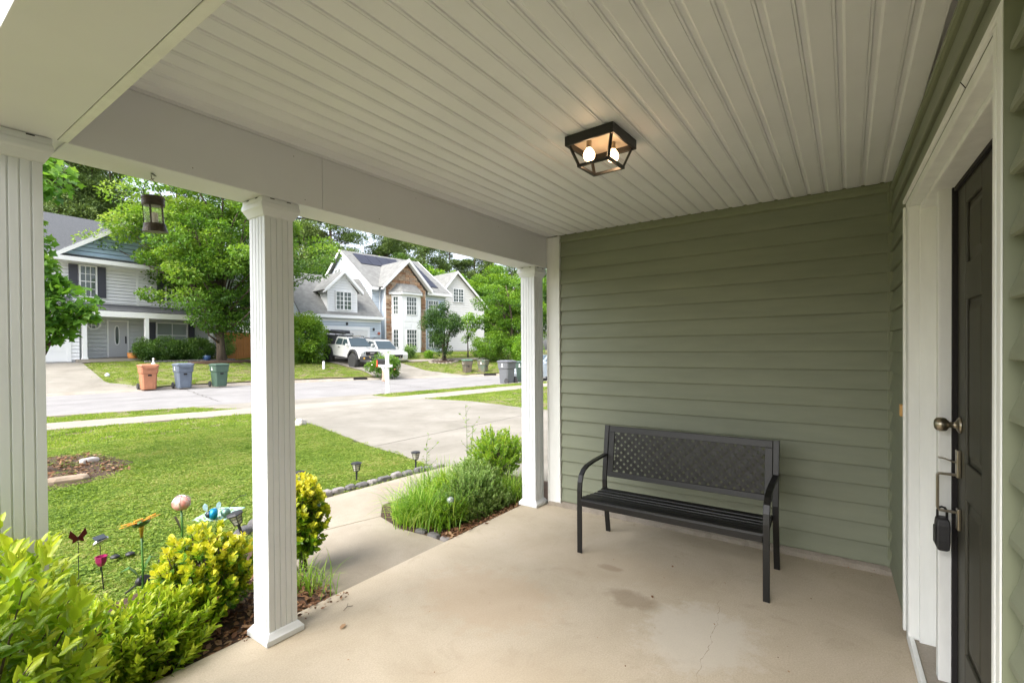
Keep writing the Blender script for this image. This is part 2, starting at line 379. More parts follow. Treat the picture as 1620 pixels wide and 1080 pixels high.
# ================================================================ our own house (porch, door wall, garage block)
H0 = thing('porch_house', 'sage green sided house whose covered porch, white beams and charcoal front door fill the view', 'house', (0, 0, 0))
PITCH = .1245
def board_rows(zlo, zhi):
    k = 0; rows = []
    z = .055
    while z < zhi-.01:
        a, b = max(z, zlo), min(z+PITCH, zhi)
        if b-a > .012: rows.append((a, b, b-z >= PITCH-.001))
        z += PITCH
    return rows
def board(u0, u1, a, b, axis, parent, deep=False):
    """one clapboard; axis 'x': runs along local x and faces +y; axis 'y': runs along y and faces -x"""
    pr = [(0, a), (.0165, a-.002), (.0205, a+.001), (.0205, a+.008), (.004, b-.001), (0, b-.001)]
    if deep: pr = [(0, a), (.024, a-.004), (.030, a-.001), (.029, a+.012), (.017, a+.045), (.009, a+.085), (.005, b-.001), (0, b-.001)]
    mb = MB()
    if axis == 'x': mb.prism([(u0, y, z) for y, z in pr], (u1-u0, 0, 0))
    else: mb.prism([(-y, u0, z) for y, z in pr], (0, u1-u0, 0))  # leaf tone also gets lighter towards the top and left of the crown
    return mb.build('siding_board', M['siding'], parent)
# end wall, behind the bench
ew = MB(); ew.box(0, .12, -.25, 2.30, 0, 2.6)
EW = ew.build('end_wall', M['sidingtrim'], H0); EW.location = (XW, 0, 0)
for a, b, full in board_rows(.055, 2.43): board(-.215, 2.163, a, b, 'y', EW)
mb = MB(); mb.prism([(-y, -.215, z) for y, z in [(0, 2.428), (.012, 2.43), (.02, 2.436), (.02, 2.458), (.011, 2.462), (.011, 2.486), (0, 2.4925)]], (0, 2.378, 0)); mb.build('top_trim', M['sidingtrim'], EW)
mb = MB(); mb.box(-.024, -.001, -.247, -.216, .045, 2.492); mb.box(-.016, -.001, -.216, -.205, .045, 2.492); mb.build('corner_trim', M['sidingtrim'], EW, bev=.003)
mb = MB(); mb.box(-.026, -.0005, 2.166, 2.298, .03, 2.485); mb.box(-.032, -.026, 2.166, 2.178, .03, 2.485); mb.box(-.032, -.026, 2.288, 2.302, .03, 2.485); mb.build('corner_post', M['trim'], EW, bev=.003)
fd = MB(); rr = random.Random(3)
n = 60
prof = [(-.03, 0), (-.03, .028), (0, .05)]
vs = []; 
for i in range(n+1):
    y = -.25+2.55*i/n; j = rr.uniform(-.006, .006)
    vs += [(.01, y, -.01), (-.038+j, y, -.01), (-.032+j+rr.uniform(-.003, .003), y, .03+rr.uniform(-.004, .004)), (.0, y, .052+rr.uniform(-.003, .002))]
fs = [(i*4+k, (i+1)*4+k, (i+1)*4+k+1, i*4+k+1) for i in range(n) for k in range(3)]
fd.add(vs, fs); fd.build('foundation', M['kerb'], EW)

# door wall (turned 1.4 degrees as surveyed)
DW = bpy.data.objects.new('door_wall', None)
dwm = MB(); dwm.box(-6.5, -2.47, -.22, 0, -.05, 5.2); dwm.box(-2.47, -.80, -.22, 0, 2.16, 5.2); dwm.box(-.80, 0.1, -.22, 0, -.05, 5.2)
dwm.box(-2.47, -.8, -.22, 0, -.05, .0)
DW = dwm.build('door_wall', M['sidingtrim'], H0); DW.location = (XW, -.2365, 0); DW.rotation_euler = (0, 0, R(1.375))
for a, b, full in board_rows(.055, 2.43):
    board(-.795, -.012, a, b, 'x', DW) if a < 2.15 else board(-4.2, -.012, a, b, 'x', DW)
    if a < 2.15: board(-4.2, -2.50, a, b, 'x', DW, True)
mb = MB(); mb.prism([(-4.2, y, z) for y, z in [(0, 2.428), (.012, 2.43), (.02, 2.436), (.02, 2.458), (.011, 2.462), (.011, 2.486), (0, 2.4925)]], (4.19, 0, 0)); mb.build('top_trim', M['sidingtrim'], DW)
mb = MB(); mb.box(-2.4785, -2.473, .001, .034, .05, 2.3); mb.box(-2.50, -2.479, .0005, .002, .05, 2.3); mb.build('edge_channel', M['sidingtrim'], DW)
# door frame
fr = MB()
fr.box(-.90, -.80, -.10, .022, .045, 2.16)                    # left casing and jamb
fr.box(-.925, -.90, -.10, -.018, .045, 2.105)                 # jamb set back
fr.box(-1.17, -.9255, -.10, -.078, .05, 2.1)                  # side filler
fr.box(-1.215, -1.17, -.10, -.042, .05, 2.1)                  # inner frame strip
fr.box(-2.47, -2.36, -.10, .022, .045, 2.16)                  # right casing
fr.box(-2.468, -2.435, .0225, .036, .045, 2.155)
fr.box(-2.395, -2.372, .0225, .03, .045, 2.155)
fr.box(-2.36, -.90, -.10, .022, 2.12, 2.16)                    # head
fr.box(-2.36, -.90, -.10, -.018, 2.098, 2.12)
fr.box(-2.47, -.80, .0225, .034, 2.1555, 2.175)
fr.box(-.83, -.80, .0225, .034, .045, 2.1349)
fr.box(-2.36, -2.128, -.10, -.06, .05, 2.097)
fr.build('door_frame', M['trim'], DW, bev=.004)
ws = MB(); ws.box(-1.232, -1.2155, -.10, -.083, .05, 2.098); ws.box(-2.12, -1.232, -.10, -.088, 2.082, 2.0975); ws.build('weatherstrip', M['gap'], DW)
sl = MB(); sl.box(-2.358, -.902, -.12, .0, .005, .05); sl.build('threshold', M['kerb'], DW, bev=.004)
sb = MB(); sb.box(-2.465, -.82, .001, .02, .004, .058); sb.build('threshold_board', M['trim'], DW, bev=.003)
# door leaf with raised panels
DR = MB(); DR.box(-2.128, -1.234, -.145, -.112, .052, 2.082)
xs = [-2.128, -2.005, -1.765, -1.60, -1.365, -1.234]          # stiles and panel columns
zs = [.052, .26, .86, 1.00, 1.63, 1.77, 2.0, 2.082]
for (x0, x1) in ((xs[0], xs[1]), (xs[2], xs[3]), (xs[4], xs[5])): DR.box(x0, x1, -.1119, -.100, zs[0], zs[-1])
for (z0_, z1_) in ((zs[0], zs[1]), (zs[2], zs[3]), (zs[4], zs[5]), (zs[6], zs[7])):
    for (x0, x1) in ((xs[1], xs[2]), (xs[3], xs[4])): DR.box(x0, x1, -.1119, -.1001, z0_, z1_)
door = DR.build('front_door', M['door'], DW, bev=.004)
for (x0, x1) in ((xs[1], xs[2]), (xs[3], xs[4])):
    for (z0_, z1_) in ((zs[1], zs[2]), (zs[3], zs[4]), (zs[5], zs[6])):
        p = MB(); i = .014; j = .042
        a = [(x0+i, -.1118, z0_+i), (x1-i, -.1118, z0_+i), (x1-i, -.1118, z1_-i), (x0+i, -.1118, z1_-i)]
        b = [(x0+j, -.1035, z0_+j), (x1-j, -.1035, z0_+j), (x1-j, -.1035, z1_-j), (x0+j, -.1035, z1_-j)]
        p.add(a+b, [(4, 5, 6, 7), (0, 1, 5, 4), (1, 2, 6, 5), (2, 3, 7, 6), (3, 0, 4, 7)]); p.build('panel', M['door'], door)
hx = -1.285
rot = Matrix.Rotation(R(-90), 4, 'X')      # z -> +y
mb = MB(); mb.lathe([(.033, 0), (.033, .004), (.026, .009), (.014, .014), (.0115, .02), (.0115, .034), (.016, .037), (.024, .042), (.028, .052), (.0285, .062), (.026, .072), (.018, .079), (.008, .081)], (hx, -.0995, 1.135), 24, rot)
mb.build('knob', M['nickel'], DW, smooth=True)
mb = MB(); mb.box(hx-.018, hx+.018, -.0995, -.086, .925, 1.035); mb.build('handle_plate', M['nickel'], DW, bev=.003)
mb = MB(); mb.box(hx-.018, hx+.018, -.0995, -.088, .715, .80); mb.build('handle_plate', M['nickel'], DW, bev=.003)
mb = MB(); mb.strip([(hx, -.088, .935), (hx, -.035, .936), (hx, -.030, .930), (hx, -.030, .795), (hx, -.035, .787), (hx, -.088, .785)], (1, 0, 0), .016, .009); mb.build('pull_handle', M['nickel'], DW, bev=.002)
mb = MB(); mb.strip([(hx, -.086, .985), (hx, -.065, .992), (hx, -.045, .999), (hx, -.032, 1.0)], (1, 0, 0), .024, .004); mb.build('thumb_latch', M['nickel'], DW, bev=.001)
mb = MB(); mb.box(-.735, -.695, .015, .038, 1.095, 1.155); mb.build('doorbell', mat('doorbell_amber', (.62, .36, .12), .5), DW, bev=.004)
mb = MB(); mb.tube([(-2.15, .036, 2.128), (-2.19, .052, 2.1285)], .0012, 5); mb.build('nail', M['gap'], DW)
# key lock box hanging from the pull handle
lb = thing('key_lockbox', 'black key lock box hanging by its shackle from the front door pull handle', 'lock box', (0, 0, 0))
def dwp(x, y, z):
    a = R(1.375); return Vector((XW + x*math.cos(a) - y*math.sin(a), -.2365 + x*math.sin(a) + y*math.cos(a), z))
lb.location = dwp(hx, -.045, .70); lb.rotation_euler = (0, 0, R(1.375))
s_ = MB(); s_.tube([(-.0, -.014, .05), (0, -.014, .085), (0, -.007, .098), (0, .002, .1), (0, .010, .096), (0, .015, .085), (0, .015, .05)], .0045, 8); s_.build('shackle', M['black'], lb, smooth=True)
s_ = MB(); s_.loft([[(-w_, -d_, z), (w_, -d_, z), (w_, d_, z), (-w_, d_, z)] for w_, d_, z in ((.02, .012, -.075), (.029, .019, -.068), (.033, .021, -.03), (.033, .021, .03), (.03, .019, .052), (.02, .012, .06))]); s_.build('lock_body', M['blackplastic'], lb, bev=.005, seg=3)
s_ = MB(); s_.box(-.022, .022, .0215, .026, -.05, .02); s_.build('cover', M['black'], lb, bev=.003)

# ceiling of soffit panels
CE = MB(); CE.box(.22, 3.99, -.5, 2.5, 2.52, 2.60); CE = CE.build('porch_ceiling', M['soffit'], H0)
y = -.2565
first = None; k = 0
while y < 2.30:
    y1 = min(y+.0995, 2.304)
    w_ = y1-y
    pr = [(0, ZC), (min(.064, w_-.004), ZC), (min(.072, w_-.003), ZC+.006), (min(.087, w_-.002), ZC+.0065), (min(.0905, w_-.001), ZC+.001), (w_-.0008, ZC+.001), (w_-.0008, ZC+.02), (0, ZC+.02)]
    mb = MB(); mb.prism([(.50, y+a, z) for a, z in pr], (XW-.502, 0, 0)); mb.build('soffit_panel', M['soffit'], CE)
    y += .0995
mb = MB(); mb.box(.50, XW-.002, 2.298, 2.3055, ZC-.012, ZC+.01); mb.build('edge_molding', M['soffit'], CE)
# beams
B1 = MB(); B1.box(.235, XW-.002, 2.312, 2.515, ZB+.005, 2.7); B1 = B1.build('front_beam', M['beamwhite'], H0)
for (x0, x1) in ((.492, 1.519), (1.522, XW-.004)):
    mb = MB(); mb.box(x0, x1, 2.306, 2.3115, ZB, ZC-.013); mb.build('beam_cladding', M['beamwhite'], B1, bev=.0015)
for (x0, x1) in ((.49, 2.05), (2.052, XW-.004)):
    mb = MB(); mb.box(x0, x1, 2.3125, 2.522, ZB-.0005, ZB+.0045); mb.build('beam_cladding', M['beamwhite'], B1, bev=.001)
mb = MB()
for (x, z) in ((.62, 2.43), (.9, 2.24), (1.36, 2.44), (1.42, 2.235), (2.2, 2.44), (2.6, 2.235), (3.1, 2.44), (1.9, 2.24)): mb.lathe([(.0022, 0), (.0018, .0015), (.0004, .002)], (x, 2.3058, z), 8, Matrix.Rotation(R(90), 4, 'X'))
mb.build('nail', M['bronze'], B1)['kind'] = 'stuff'
B2 = MB(); B2.box(.232, .468, -.30, 2.522, ZB, 2.7); B2 = B2.build('side_beam', M['beamwhite'], H0, bev=.002)
mb = MB(); mb.box(.4698, .4975, -.30, 2.305, ZB-.001, 2.52); mb.build('beam_cladding', M['trim'], B2, bev=.0015)
mb = MB(); mb.box(.467, .474, -.3, 2.31, ZB+.003, 2.52); mb.build('caulk_gap', M['gap'], B2)
# upper walls, roof and the garage block (unseen here, house body sized to block light)
mb = MB(); mb.box(.16, 3.93, -.5, 2.56, 2.705, 2.75); mb.prism([(.10, -.5, 3.55), (.10, 2.85, 2.752), (.10, 2.85, 2.80), (.10, -.5, 3.62)], (3.9, 0, 0)); mb.build('porch_roof', M['roofdark'], H0)
mb = MB(); mb.box(3.99, 9.9, -6, 2.30, -.1, 2.75); mb.build('garage_wall', M['siding'], H0)
mb = MB(); mb.prism([(3.6, -6.2, 2.75), (10.3, -6.2, 2.75), (6.95, -6.2, 4.9)], (0, 8.9, 0)); mb.build('garage_roof', M['roofdark'], H0)
mb = MB(); mb.box(-5.5, 9.9, -8, -.62, -.1, 5.6); mb.build('unseen_house_body', M['siding'], H0)  # unseen body of the house, two-storey height put in to block light
mb = MB(); mb.prism([(-6, -8.6, 5.6), (-6, .1, 5.6), (-6, -4.2, 8.6)], (16.4, 0, 0)); mb.build('main_roof', M['roofdark'], H0)
mb = MB(); mb.box(4.6, 9.4, 2.301, 2.34, -.05, 2.2); mb.build('garage_door', M['trim'], H0)

# ================================================================ porch columns
def column(x, y, label):
    t = thing('porch_column', label, 'column', (x, y, 0), 0, 'white fluted porch columns')
    h = .0735; g = .0042; side = []
    nf = 5; fl = 2*h/nf
    for k in range(nf):
        a = -h + k*fl
        side += [(a+.0032 if k else a, 0), (a+fl-.0032 if k < nf-1 else a+fl, 0)]
        if k < nf-1: side += [(a+fl-.0022, g), (a+fl+.0022, g)]
    pts = []
    for q in range(4):
        c, s = [(1, 0), (0, 1), (-1, 0), (0, -1)][q]
        for (a, d_) in side[:-1]:
            X_, Y_ = a, -(h-d_)
            pts.append((X_*c - Y_*s, X_*s + Y_*c))
    mb = MB(); mb.prism([(px, py, .045) for px, py in pts], (0, 0, 2.09)); mb.build('shaft', M['white'], t)
    b = MB(); b.loft([[(-q, -q, z), (q, -q, z), (q, q, z), (-q, q, z)] for q, z in ((.0985, 0.002), (.0985, .028), (.094, .033), (.080, .052), (.0745, .056))]); b.build('base', M['white'], t, bev=.002)
    c_ = MB(); c_.loft([[(-q, -q, z), (q, -q, z), (q, q, z), (-q, q, z)] for q, z in ((.0745, 2.118), (.08, 2.122), (.094, 2.15), (.100, 2.158), (.100, 2.178), (.096, 2.183), (.096, ZB-.0015))]); c_.build('capital', M['white'], t, bev=.002)
    d_ = MB()
    for s in (-1, 1):
        for (ax) in (-.045, .04):
            d_.box(ax-.011, ax+.011, s*.0965, s*.0972, ZB-.0075, ZB-.003) if s > 0 else d_.box(ax-.011, ax+.011, -.0972, -.0965, ZB-.0075, ZB-.003)
            d_.box(s*.0965 if s > 0 else -.0972, s*.0972 if s > 0 else -.0965, ax-.011, ax+.011, ZB-.0075, ZB-.003)
    d_.build('vent_slot', M['gap'], t)
    return t
column(.36, 2.40, 'white fluted porch column nearest the camera, its foot hidden by the leafy hedge')
column(1.3, 2.4175, 'white fluted porch column standing between the two yellow-edged shrubs')
column(3.775, 2.425, 'white fluted porch column beside the green end wall and the planted bed')

# ================================================================ bench
bn = thing('garden_bench', 'black metal bench with woven lattice back standing against the green end wall', 'bench', (3.295, .975, 0))
for s, nm in ((-1, 'r'), (1, 'l')):
    yy = s*.592
    leg = MB(); leg.strip([(-.245, yy, 0), (-.245, yy, .25), (-.243, yy, .44), (-.236, yy, .50), (-.218, yy, .545), (-.18, yy, .578), (-.12, yy, .598), (0, yy, .611), (.14, yy, .618), (.205, yy, .622)], (0, 1, 0), .036, .014)
    leg.build('front_leg', M['bench'], bn, bev=.003)
    leg = MB(); leg.strip([(.25, yy, 0), (.225, yy, .15), (.19, yy, .33), (.185, yy, .43), (.198, yy, .55), (.222, yy, .7), (.246, yy, .845)], (0, 1, 0), .036, .018)
    leg.build('rear_leg', M['bench'], bn, bev=.003)
    sr = MB(); sr.strip([(-.24, s*.57, .352), (-.1, s*.57, .343), (.05, s*.57, .338), (.18, s*.57, .352)], (0, 1, 0), .012, .04); sr.build('seat_rail', M['bench'], bn, bev=.002)
for i, (x, z, w_, til) in enumerate([(-.225, .390, .06, .18), (-.158, .385, .058, -.02), (-.091, .377, .058, -.12), (-.024, .371, .058, -.10), (.043, .369, .058, .0), (.11, .372, .058, .10)]):
    c, s = math.cos(til), math.sin(til); sl_ = MB()
    pr = [(-w_/2, -.008), (-w_/2+.004, .003), (-w_/4, .007), (w_/4, .007), (w_/2-.004, .003), (w_/2, -.008), (w_/2-.006, -.005), (-w_/2+.006, -.005)]
    sl_.prism([(x+a*c-b*s, -.578, z+a*s+b*c) for a, b in pr], (0, 1.156, 0)); sl_.build('seat_slat', M['bench'], bn)
fa = MB(); fa.box(-.257, -.249, -.575, .575, .338, .381); fa.build('seat_apron', M['bench'], bn, bev=.003)
def bk(y, z, off=0):   # point on the leaning back
    t_ = (z-.455)/.39; return (.190+.056*t_+off, y, z)
bf = MB()
for (ya, yb_, za, zb_) in ((-.572, .572, .795, .842), (-.572, .572, .455, .495), (-.572, -.525, .4951, .7949), (.525, .572, .4951, .7949)):
    p = [bk(ya, za, -.008), bk(yb_, za, -.008), bk(yb_, zb_, -.008), bk(ya, zb_, -.008)]; bf.prism(p, (.016, 0, 0))
bf.build('back_frame', M['bench'], bn, bev=.003)
lt = MB(); W0, W1, Z0, Z1 = -.528, .528, .492, .798
def clip(y0, z0, sgn):
    """45 degree strip centre line clipped to the panel rectangle"""
    pts = []
    for (t) in np.linspace(0, Z1-Z0, 22):
        yv = y0 + sgn*t
        if W0 <= yv <= W1: pts.append((yv, Z0+t))
    return pts
sp = .056; ww = .0245
for sgn in (1, -1):
    y0 = W0 - (Z1-Z0) if sgn > 0 else W0
    while y0 < (W1 if sgn > 0 else W1 + (Z1-Z0)):
        pts = clip(y0, Z0, sgn)
        if len(pts) > 2:
            P3 = []
            for (yv, zv) in pts:
                ph = math.pi*((yv - sgn*0 + (-sgn)*(zv-Z0)*0)/ (sp/2))*.5
                u_ = (yv + sgn*(zv-Z0))/sp*math.pi/ (1.0)
                off = .0005*sgn*(1 if math.sin(u_) > 0 else -1)
                P3.append(Vector(bk(yv, zv, off)))
            t_ = Vector((0, sgn, 1)).normalized(); wd = Vector((0, -sgn*1, 1)).normalized() if False else Vector((0, 1, -sgn)).normalized()
            a = []
            for p in P3: a += [tuple(p+wd*ww/2), tuple(p-wd*ww/2)]
            nn = len(P3)
            lt.add(a + [(q[0]+.0025, q[1], q[2]) for q in a], [(2*i, 2*i+1, 2*i+3, 2*i+2) for i in range(nn-1)] + [(2*nn+2*i, 2*nn+2*i+2, 2*nn+2*i+3, 2*nn+2*i+1) for i in range(nn-1)] + [(2*i, 2*i+2, 2*nn+2*i+2, 2*nn+2*i) for i in range(nn-1)] + [(2*i+1, 2*nn+2*i+1, 2*nn+2*i+3, 2*i+3) for i in range(nn-1)])
        y0 += sp*1.0
lt.build('lattice', M['bench'], bn)

# ================================================================ ceiling light
cl = thing('ceiling_light', 'black cage flush ceiling light with lit globe bulbs on the porch ceiling', 'light', (2.205, 1.003, ZC))
rzz = R(-3)
cl.rotation_euler = (0, 0, rzz)
p = MB(); p.box(-.13, .13, -.13, -.118, -.048, -.001); p.box(-.13, .13, .118, .13, -.048, -.001); p.box(-.13, -.118, -.118, .118, -.048, -.001); p.box(.118, .13, -.118, .118, -.048, -.001); p.build('canopy', M['black'], cl, bev=.002)
p = MB(); p.box(-.1175, .1175, -.1175, .1175, -.02, -.003); p.build('reflector_plate', mat('brushed_plate', (.62, .52, .42), .4, .2), cl)
p = MB()
for sx in (-1, 1):
    for sy in (-1, 1):
        p.strip([(sx*.112, sy*.112, -.045), (sx*.08, sy*.08, -.138)], (sy, -sx, 0), .014, .010)
for s in (-1, 1):
    p.box(-.086, .086, s*.08-.0065, s*.08+.0065, -.147, -.134); p.box(s*.08-.0065, s*.08+.0065, -.0749, .0749, -.147, -.134)
p.build('cage', M['black'], cl)
for (bx, by) in ((-.048, .04), (.04, -.045)):
    s_ = MB(); s_.tube([(bx, by, -.02), (bx, by, -.055)], .013, 12); s_.build('socket', M['nickel'], cl, smooth=False)
    g = MB(); g.lathe([(.012, -.052), (.016, -.06), (.024, -.07), (.029, -.084), (.028, -.098), (.021, -.11), (.01, -.116)], (bx, by, 0), 20); g.build('bulb', M['bulbglow'], cl, smooth=True)
    pl = bpy.data.lights.new('bulb_light', 'POINT'); pl.energy = .2; pl.color = (1, .62, .34); pl.shadow_soft_size = .03
    lo = bpy.data.objects.new('bulb_light', pl); C.objects.link(lo); lo.location = Vector((2.205+bx, 1.003+by, ZC-.128))

# ================================================================ hanging lantern
ln = thing('hanging_lantern', 'small weathered bronze lantern hanging from a wire hook under the front beam', 'lantern', (.80, 2.43, 2.0)); ln.rotation_euler = (R(3), R(-4), 0)
p = MB(); p.lathe([(.047, -.035), (.045, -.031), (.0405, -.012), (.039, 0), (.02, .001)], (0, 0, 0), 28); p.build('base', M['bronze'], ln, smooth=False)
p = MB(); p.lathe([(.02, .073), (.039, .074), (.0415, .08), (.0405, .1), (.043, .104), (.04, .113), (.02, .118), (.004, .12)], (0, 0, 0), 28); p.build('cap', M['bronze'], ln)
p = MB(); p.lathe([(.036, .001), (.036, .074)], (0, 0, 0), 28); g = p.build('glass', M['clear'], ln, smooth=False)
p = MB()
for k in range(5):
    a = 2*math.pi*k/5+.3; p.strip([(.037*math.cos(a), .037*math.sin(a), 0), (.037*math.cos(a), .037*math.sin(a), .075)], (-math.sin(a), math.cos(a), 0), .006, .003)
p.build('post', M['bronze'], ln)
p = MB(); p.lathe([(.014, .002), (.014, .045), (.003, .048)], (0, 0, 0), 14); p.build('candle', mat('wax', (.7, .66, .55), .6), ln)
p = MB(); p.tube([(-.03, 0, .112), (-.032, 0, .14), (-.022, 0, .165), (0, 0, .186), (.012, 0, .175), (.024, 0, .155), (.03, 0, .135), (.03, 0, .112)], .0012, 6); p.build('wire_bail', M['black'], ln)
p = MB(); p.strip([(-.004, -.02, .2045), (.022, .018, .2045)], (.5, -.35, 0), .008, .003); p.tube([(.0, 0, .203), (0, 0, .19), (.006, 0, .184), (.01, 0, .19)], .0013, 6); p.build('hook', M['black'], ln)
# ================================================================ TERRAIN, STREET, PATHS
XN = [-40, 2.9, 6.3, 10.4, 14, 18.5, 24, 32, 46]; YN = [21, 15.75, 14.55, 13.55, 12.95, 12.25, 10.0, 5, -8]
XF = [-40, 4.5, 11.4, 13.45, 16, 21.65, 24.5, 30, 46]; YF = [26.5, 24.1, 23.1, 22.8, 21.6, 18.7, 16.3, 12, 0]
def smooth_curve(X, Y):
    xs = np.linspace(X[0], X[-1], 700); ys = np.interp(xs, X, Y)
    k = np.ones(25)/25; yp = np.convolve(np.pad(ys, 12, mode='edge'), k, 'valid'); yp[:12] = ys[:12]; yp[-12:] = ys[-12:]
    return xs, yp
CN = smooth_curve(XN, YN); CF = smooth_curve(XF, YF)
def yn(x): return float(np.interp(x, *CN))
def yf(x): return float(np.interp(x, *CF))
def h(x, y):
    s = (y-yf(x))*(.99 if x < 14 else .87)
    if s < 0: return -.07
    z = min(.02 + .118*s, 1.12+.01*s)
    if s < 1.5:                                     # dropped kerb where a driveway meets the street
        dr_ = max(min(1, max(0, min(x-g0, g1-x)/.6+.2)) for g0, g1 in ((1.2, 8.0), (16.9, 22.1)))
        z -= dr_*(1-s/1.5)*.15
    return z
def grid_sheet(name, mt, xs, rowf, nrow, zf, kind='structure', parent=None, label=None):
    vs = []; fs = []
    for i, x in enumerate(xs):
        for j in range(nrow+1):
            y = rowf(x, j/nrow); vs.append((x, y, zf(x, y)))
    for i in range(len(xs)-1):
        for j in range(nrow):
            a = i*(nrow+1)+j; fs.append((a, a+nrow+1, a+nrow+2, a+1))
    mb = MB(); mb.v = vs; mb.f = fs
    o = mb.build(name, mt, parent, smooth=True)
    if kind: o['kind'] = kind
    return o
xs = list(np.arange(-40, 46.01, .5))
# base ground sheet out to the horizon
g = MB(); g.quad((-900, -900, -.7), (900, -900, -.7), (900, 900, -.7), (-900, 900, -.7)); tag(g.build('ground', M['soil']), kind='structure')
grid_sheet('near_lawn', M['soil'], xs, lambda x, t: -14 + (yn(x)+14)*t, 30, lambda x, y: -.075 + .012*math.sin(x*1.3)*math.sin(y*1.7))
grid_sheet('far_lawn', M['soil'], xs, lambda x, t: yf(x)+.15 + 120*t**2, 60, h)
grid_sheet('road', M['road'], xs, lambda x, t: yn(x)-.02 + (yf(x)-yn(x)+.04)*t, 14, lambda x, y: -.125)
tr = random.Random(4); tm = MB()
for (x0, y0, x1, y1) in ((3.5, 19.5, 13.5, 18.6), (7.0, 16.2, 8.6, 23.2), (12.5, 15.2, 20.0, 15.4), (14.0, 13.6, 16.2, 21.3), (-2, 21.6, 6.5, 20.9)):
    n_ = 40; pv = [(x0+(x1-x0)*i/n_+tr.uniform(-.05, .05), y0+(y1-y0)*i/n_+tr.uniform(-.05, .05)) for i in range(n_+1)]
    for a_, b_ in zip(pv[:-1], pv[1:]):
        d_ = math.hypot(b_[0]-a_[0], b_[1]-a_[1]); nx, ny = -(b_[1]-a_[1])/d_*.018, (b_[0]-a_[0])/d_*.018
        tm.add([(a_[0]-nx, a_[1]-ny, -.121), (b_[0]-nx, b_[1]-ny, -.121), (b_[0]+nx, b_[1]+ny, -.121), (a_[0]+nx, a_[1]+ny, -.121)], [(0, 1, 2, 3)])
o = tm.build('road_crack', mat('road_crack_dirt', (.12, .11, .10), .95)); o['kind'] = 'structure'
def kerb(name, curve, sgn, gaps):
    """kerb and gutter along the road edge, dropped where driveways cross"""
    xv = np.arange(-30, 40, .3); mb = MB(); vs = []
    for x in xv:
        y = float(np.interp(x, *curve)); dr_ = 0.
        for (g0, g1) in gaps: dr_ = max(dr_, min(1, max(0, min(x-g0, g1-x)/.7+.3)))
        top = -.012*(1-dr_) - .085*dr_ if sgn > 0 else -.045*(1-dr_) - .095*dr_
        vs += [(x, y-sgn*.30, -.13), (x, y-sgn*.28, -.118), (x, y-sgn*.06, -.116), (x, y-sgn*.02, (top-.116)/2), (x, y+sgn*.03, top), (x, y+sgn*.20, top if sgn < 0 else max(top, -.05)), (x, y+sgn*.22, -.3)]
    n = 7; mb.add(vs, [(i*n+k, (i+1)*n+k, (i+1)*n+k+1, i*n+k+1) for i in range(len(xv)-1) for k in range(n-1)])
    o = mb.build(name, M['kerb'], smooth=False); o['kind'] = 'structure'
kerb('kerb', CF, 1, [(1.2, 8.0), (16.9, 22.1)])
kerb('kerb', CN, -1, [(5.4, 11.3)])
# draped ribbon between two polylines
def ribbon(name, A, B, mt, dz=.03, nu=30, nv=8, kind='structure'):
    def samp(Pl, t):
        d = [0]
        for i in range(len(Pl)-1): d.append(d[-1]+math.dist(Pl[i], Pl[i+1]))
        q = t*d[-1]; return (float(np.interp(q, d, [p[0] for p in Pl])), float(np.interp(q, d, [p[1] for p in Pl])))
    vs = []; fs = []
    for i in range(nu+1):
        a, b = samp(A, i/nu), samp(B, i/nu); t0_ = max(0, 1-i/nu*6) if name == 'far_driveway' else 0
        for j in range(nv+1):
            t = j/nv; x, y = a[0]+(b[0]-a[0])*t, a[1]+(b[1]-a[1])*t; y = max(y + (yf(x)+.205-y)*t0_, yf(x)+.205) if name == 'far_driveway' else y; vs.append((x, y, h(x, y)+dz))
    fs = [(i*(nv+1)+j, (i+1)*(nv+1)+j, (i+1)*(nv+1)+j+1, i*(nv+1)+j+1) for i in range(nu) for j in range(nv)]
    mb = MB(); mb.v = vs; mb.f = fs; o = mb.build(name, mt, smooth=True); o['kind'] = kind; return o
def slab(name, poly, z, th, mt, parent, bev=.006):
    mb = MB(); mb.prism([(x, y, z-th) for x, y in poly], (0, 0, th)); return mb.build(name, mt, parent, bev=bev, seg=2)
def struct_root(name):
    o = bpy.data.objects.new(name, None); C.objects.link(o); o['kind'] = 'structure'; return o
# sidewalk panels along the street
SWc = lambda x: float(np.interp(x, [-20, 2.4, 6, 10.3, 16, 22, 30], [15.2, 13.45, 12.45, 11.45, 10.75, 9.6, 7.2]))
sw = struct_root('sidewalk'); x = -14.
while x < 28:
    x1 = x+1.5
    slab('slab', [(x+.01, SWc(x)-.62), (x1-.01, SWc(x1)-.62), (x1-.01, SWc(x1)+.62), (x+.01, SWc(x)+.62)], -.05, .12, M['sidewalk'], sw); x = x1
# driveway slabs
dw = struct_root('driveway'); g_ = .012
def swl(x, s): return SWc(x)+s*.63
J1 = 6.07                                            # cross joint
slab('slab', [(4.62, 2.42), (7.3, 2.42), (7.3, J1-g_), (4.83, J1-g_), (4.68, 5.2), (4.42, 4.36), (4.5, 4.2)], -.045, .12, M['drive'], dw)
slab('slab', [(7.3+g_, 2.42), (10.0, 2.42), (10.1, 4.8), (10.12, J1-g_), (7.3+g_, J1-g_)], -.045, .12, M['drive'], dw)
slab('slab', [(4.84, J1+g_), (7.42, J1+g_), (8.35, swl(8.35, -1)-.02), (6.25, swl(6.25, -1)-.02), (5.55, 8.6)], -.045, .12, M['drive'], dw)
slab('slab', [(7.42+g_*2, J1+g_), (10.13, J1+g_), (10.3, 7.2), (10.72, 9.0), (10.5, swl(10.5, -1)-.02), (8.37, swl(8.37, -1)-.02)], -.045, .12, M['drive'], dw)
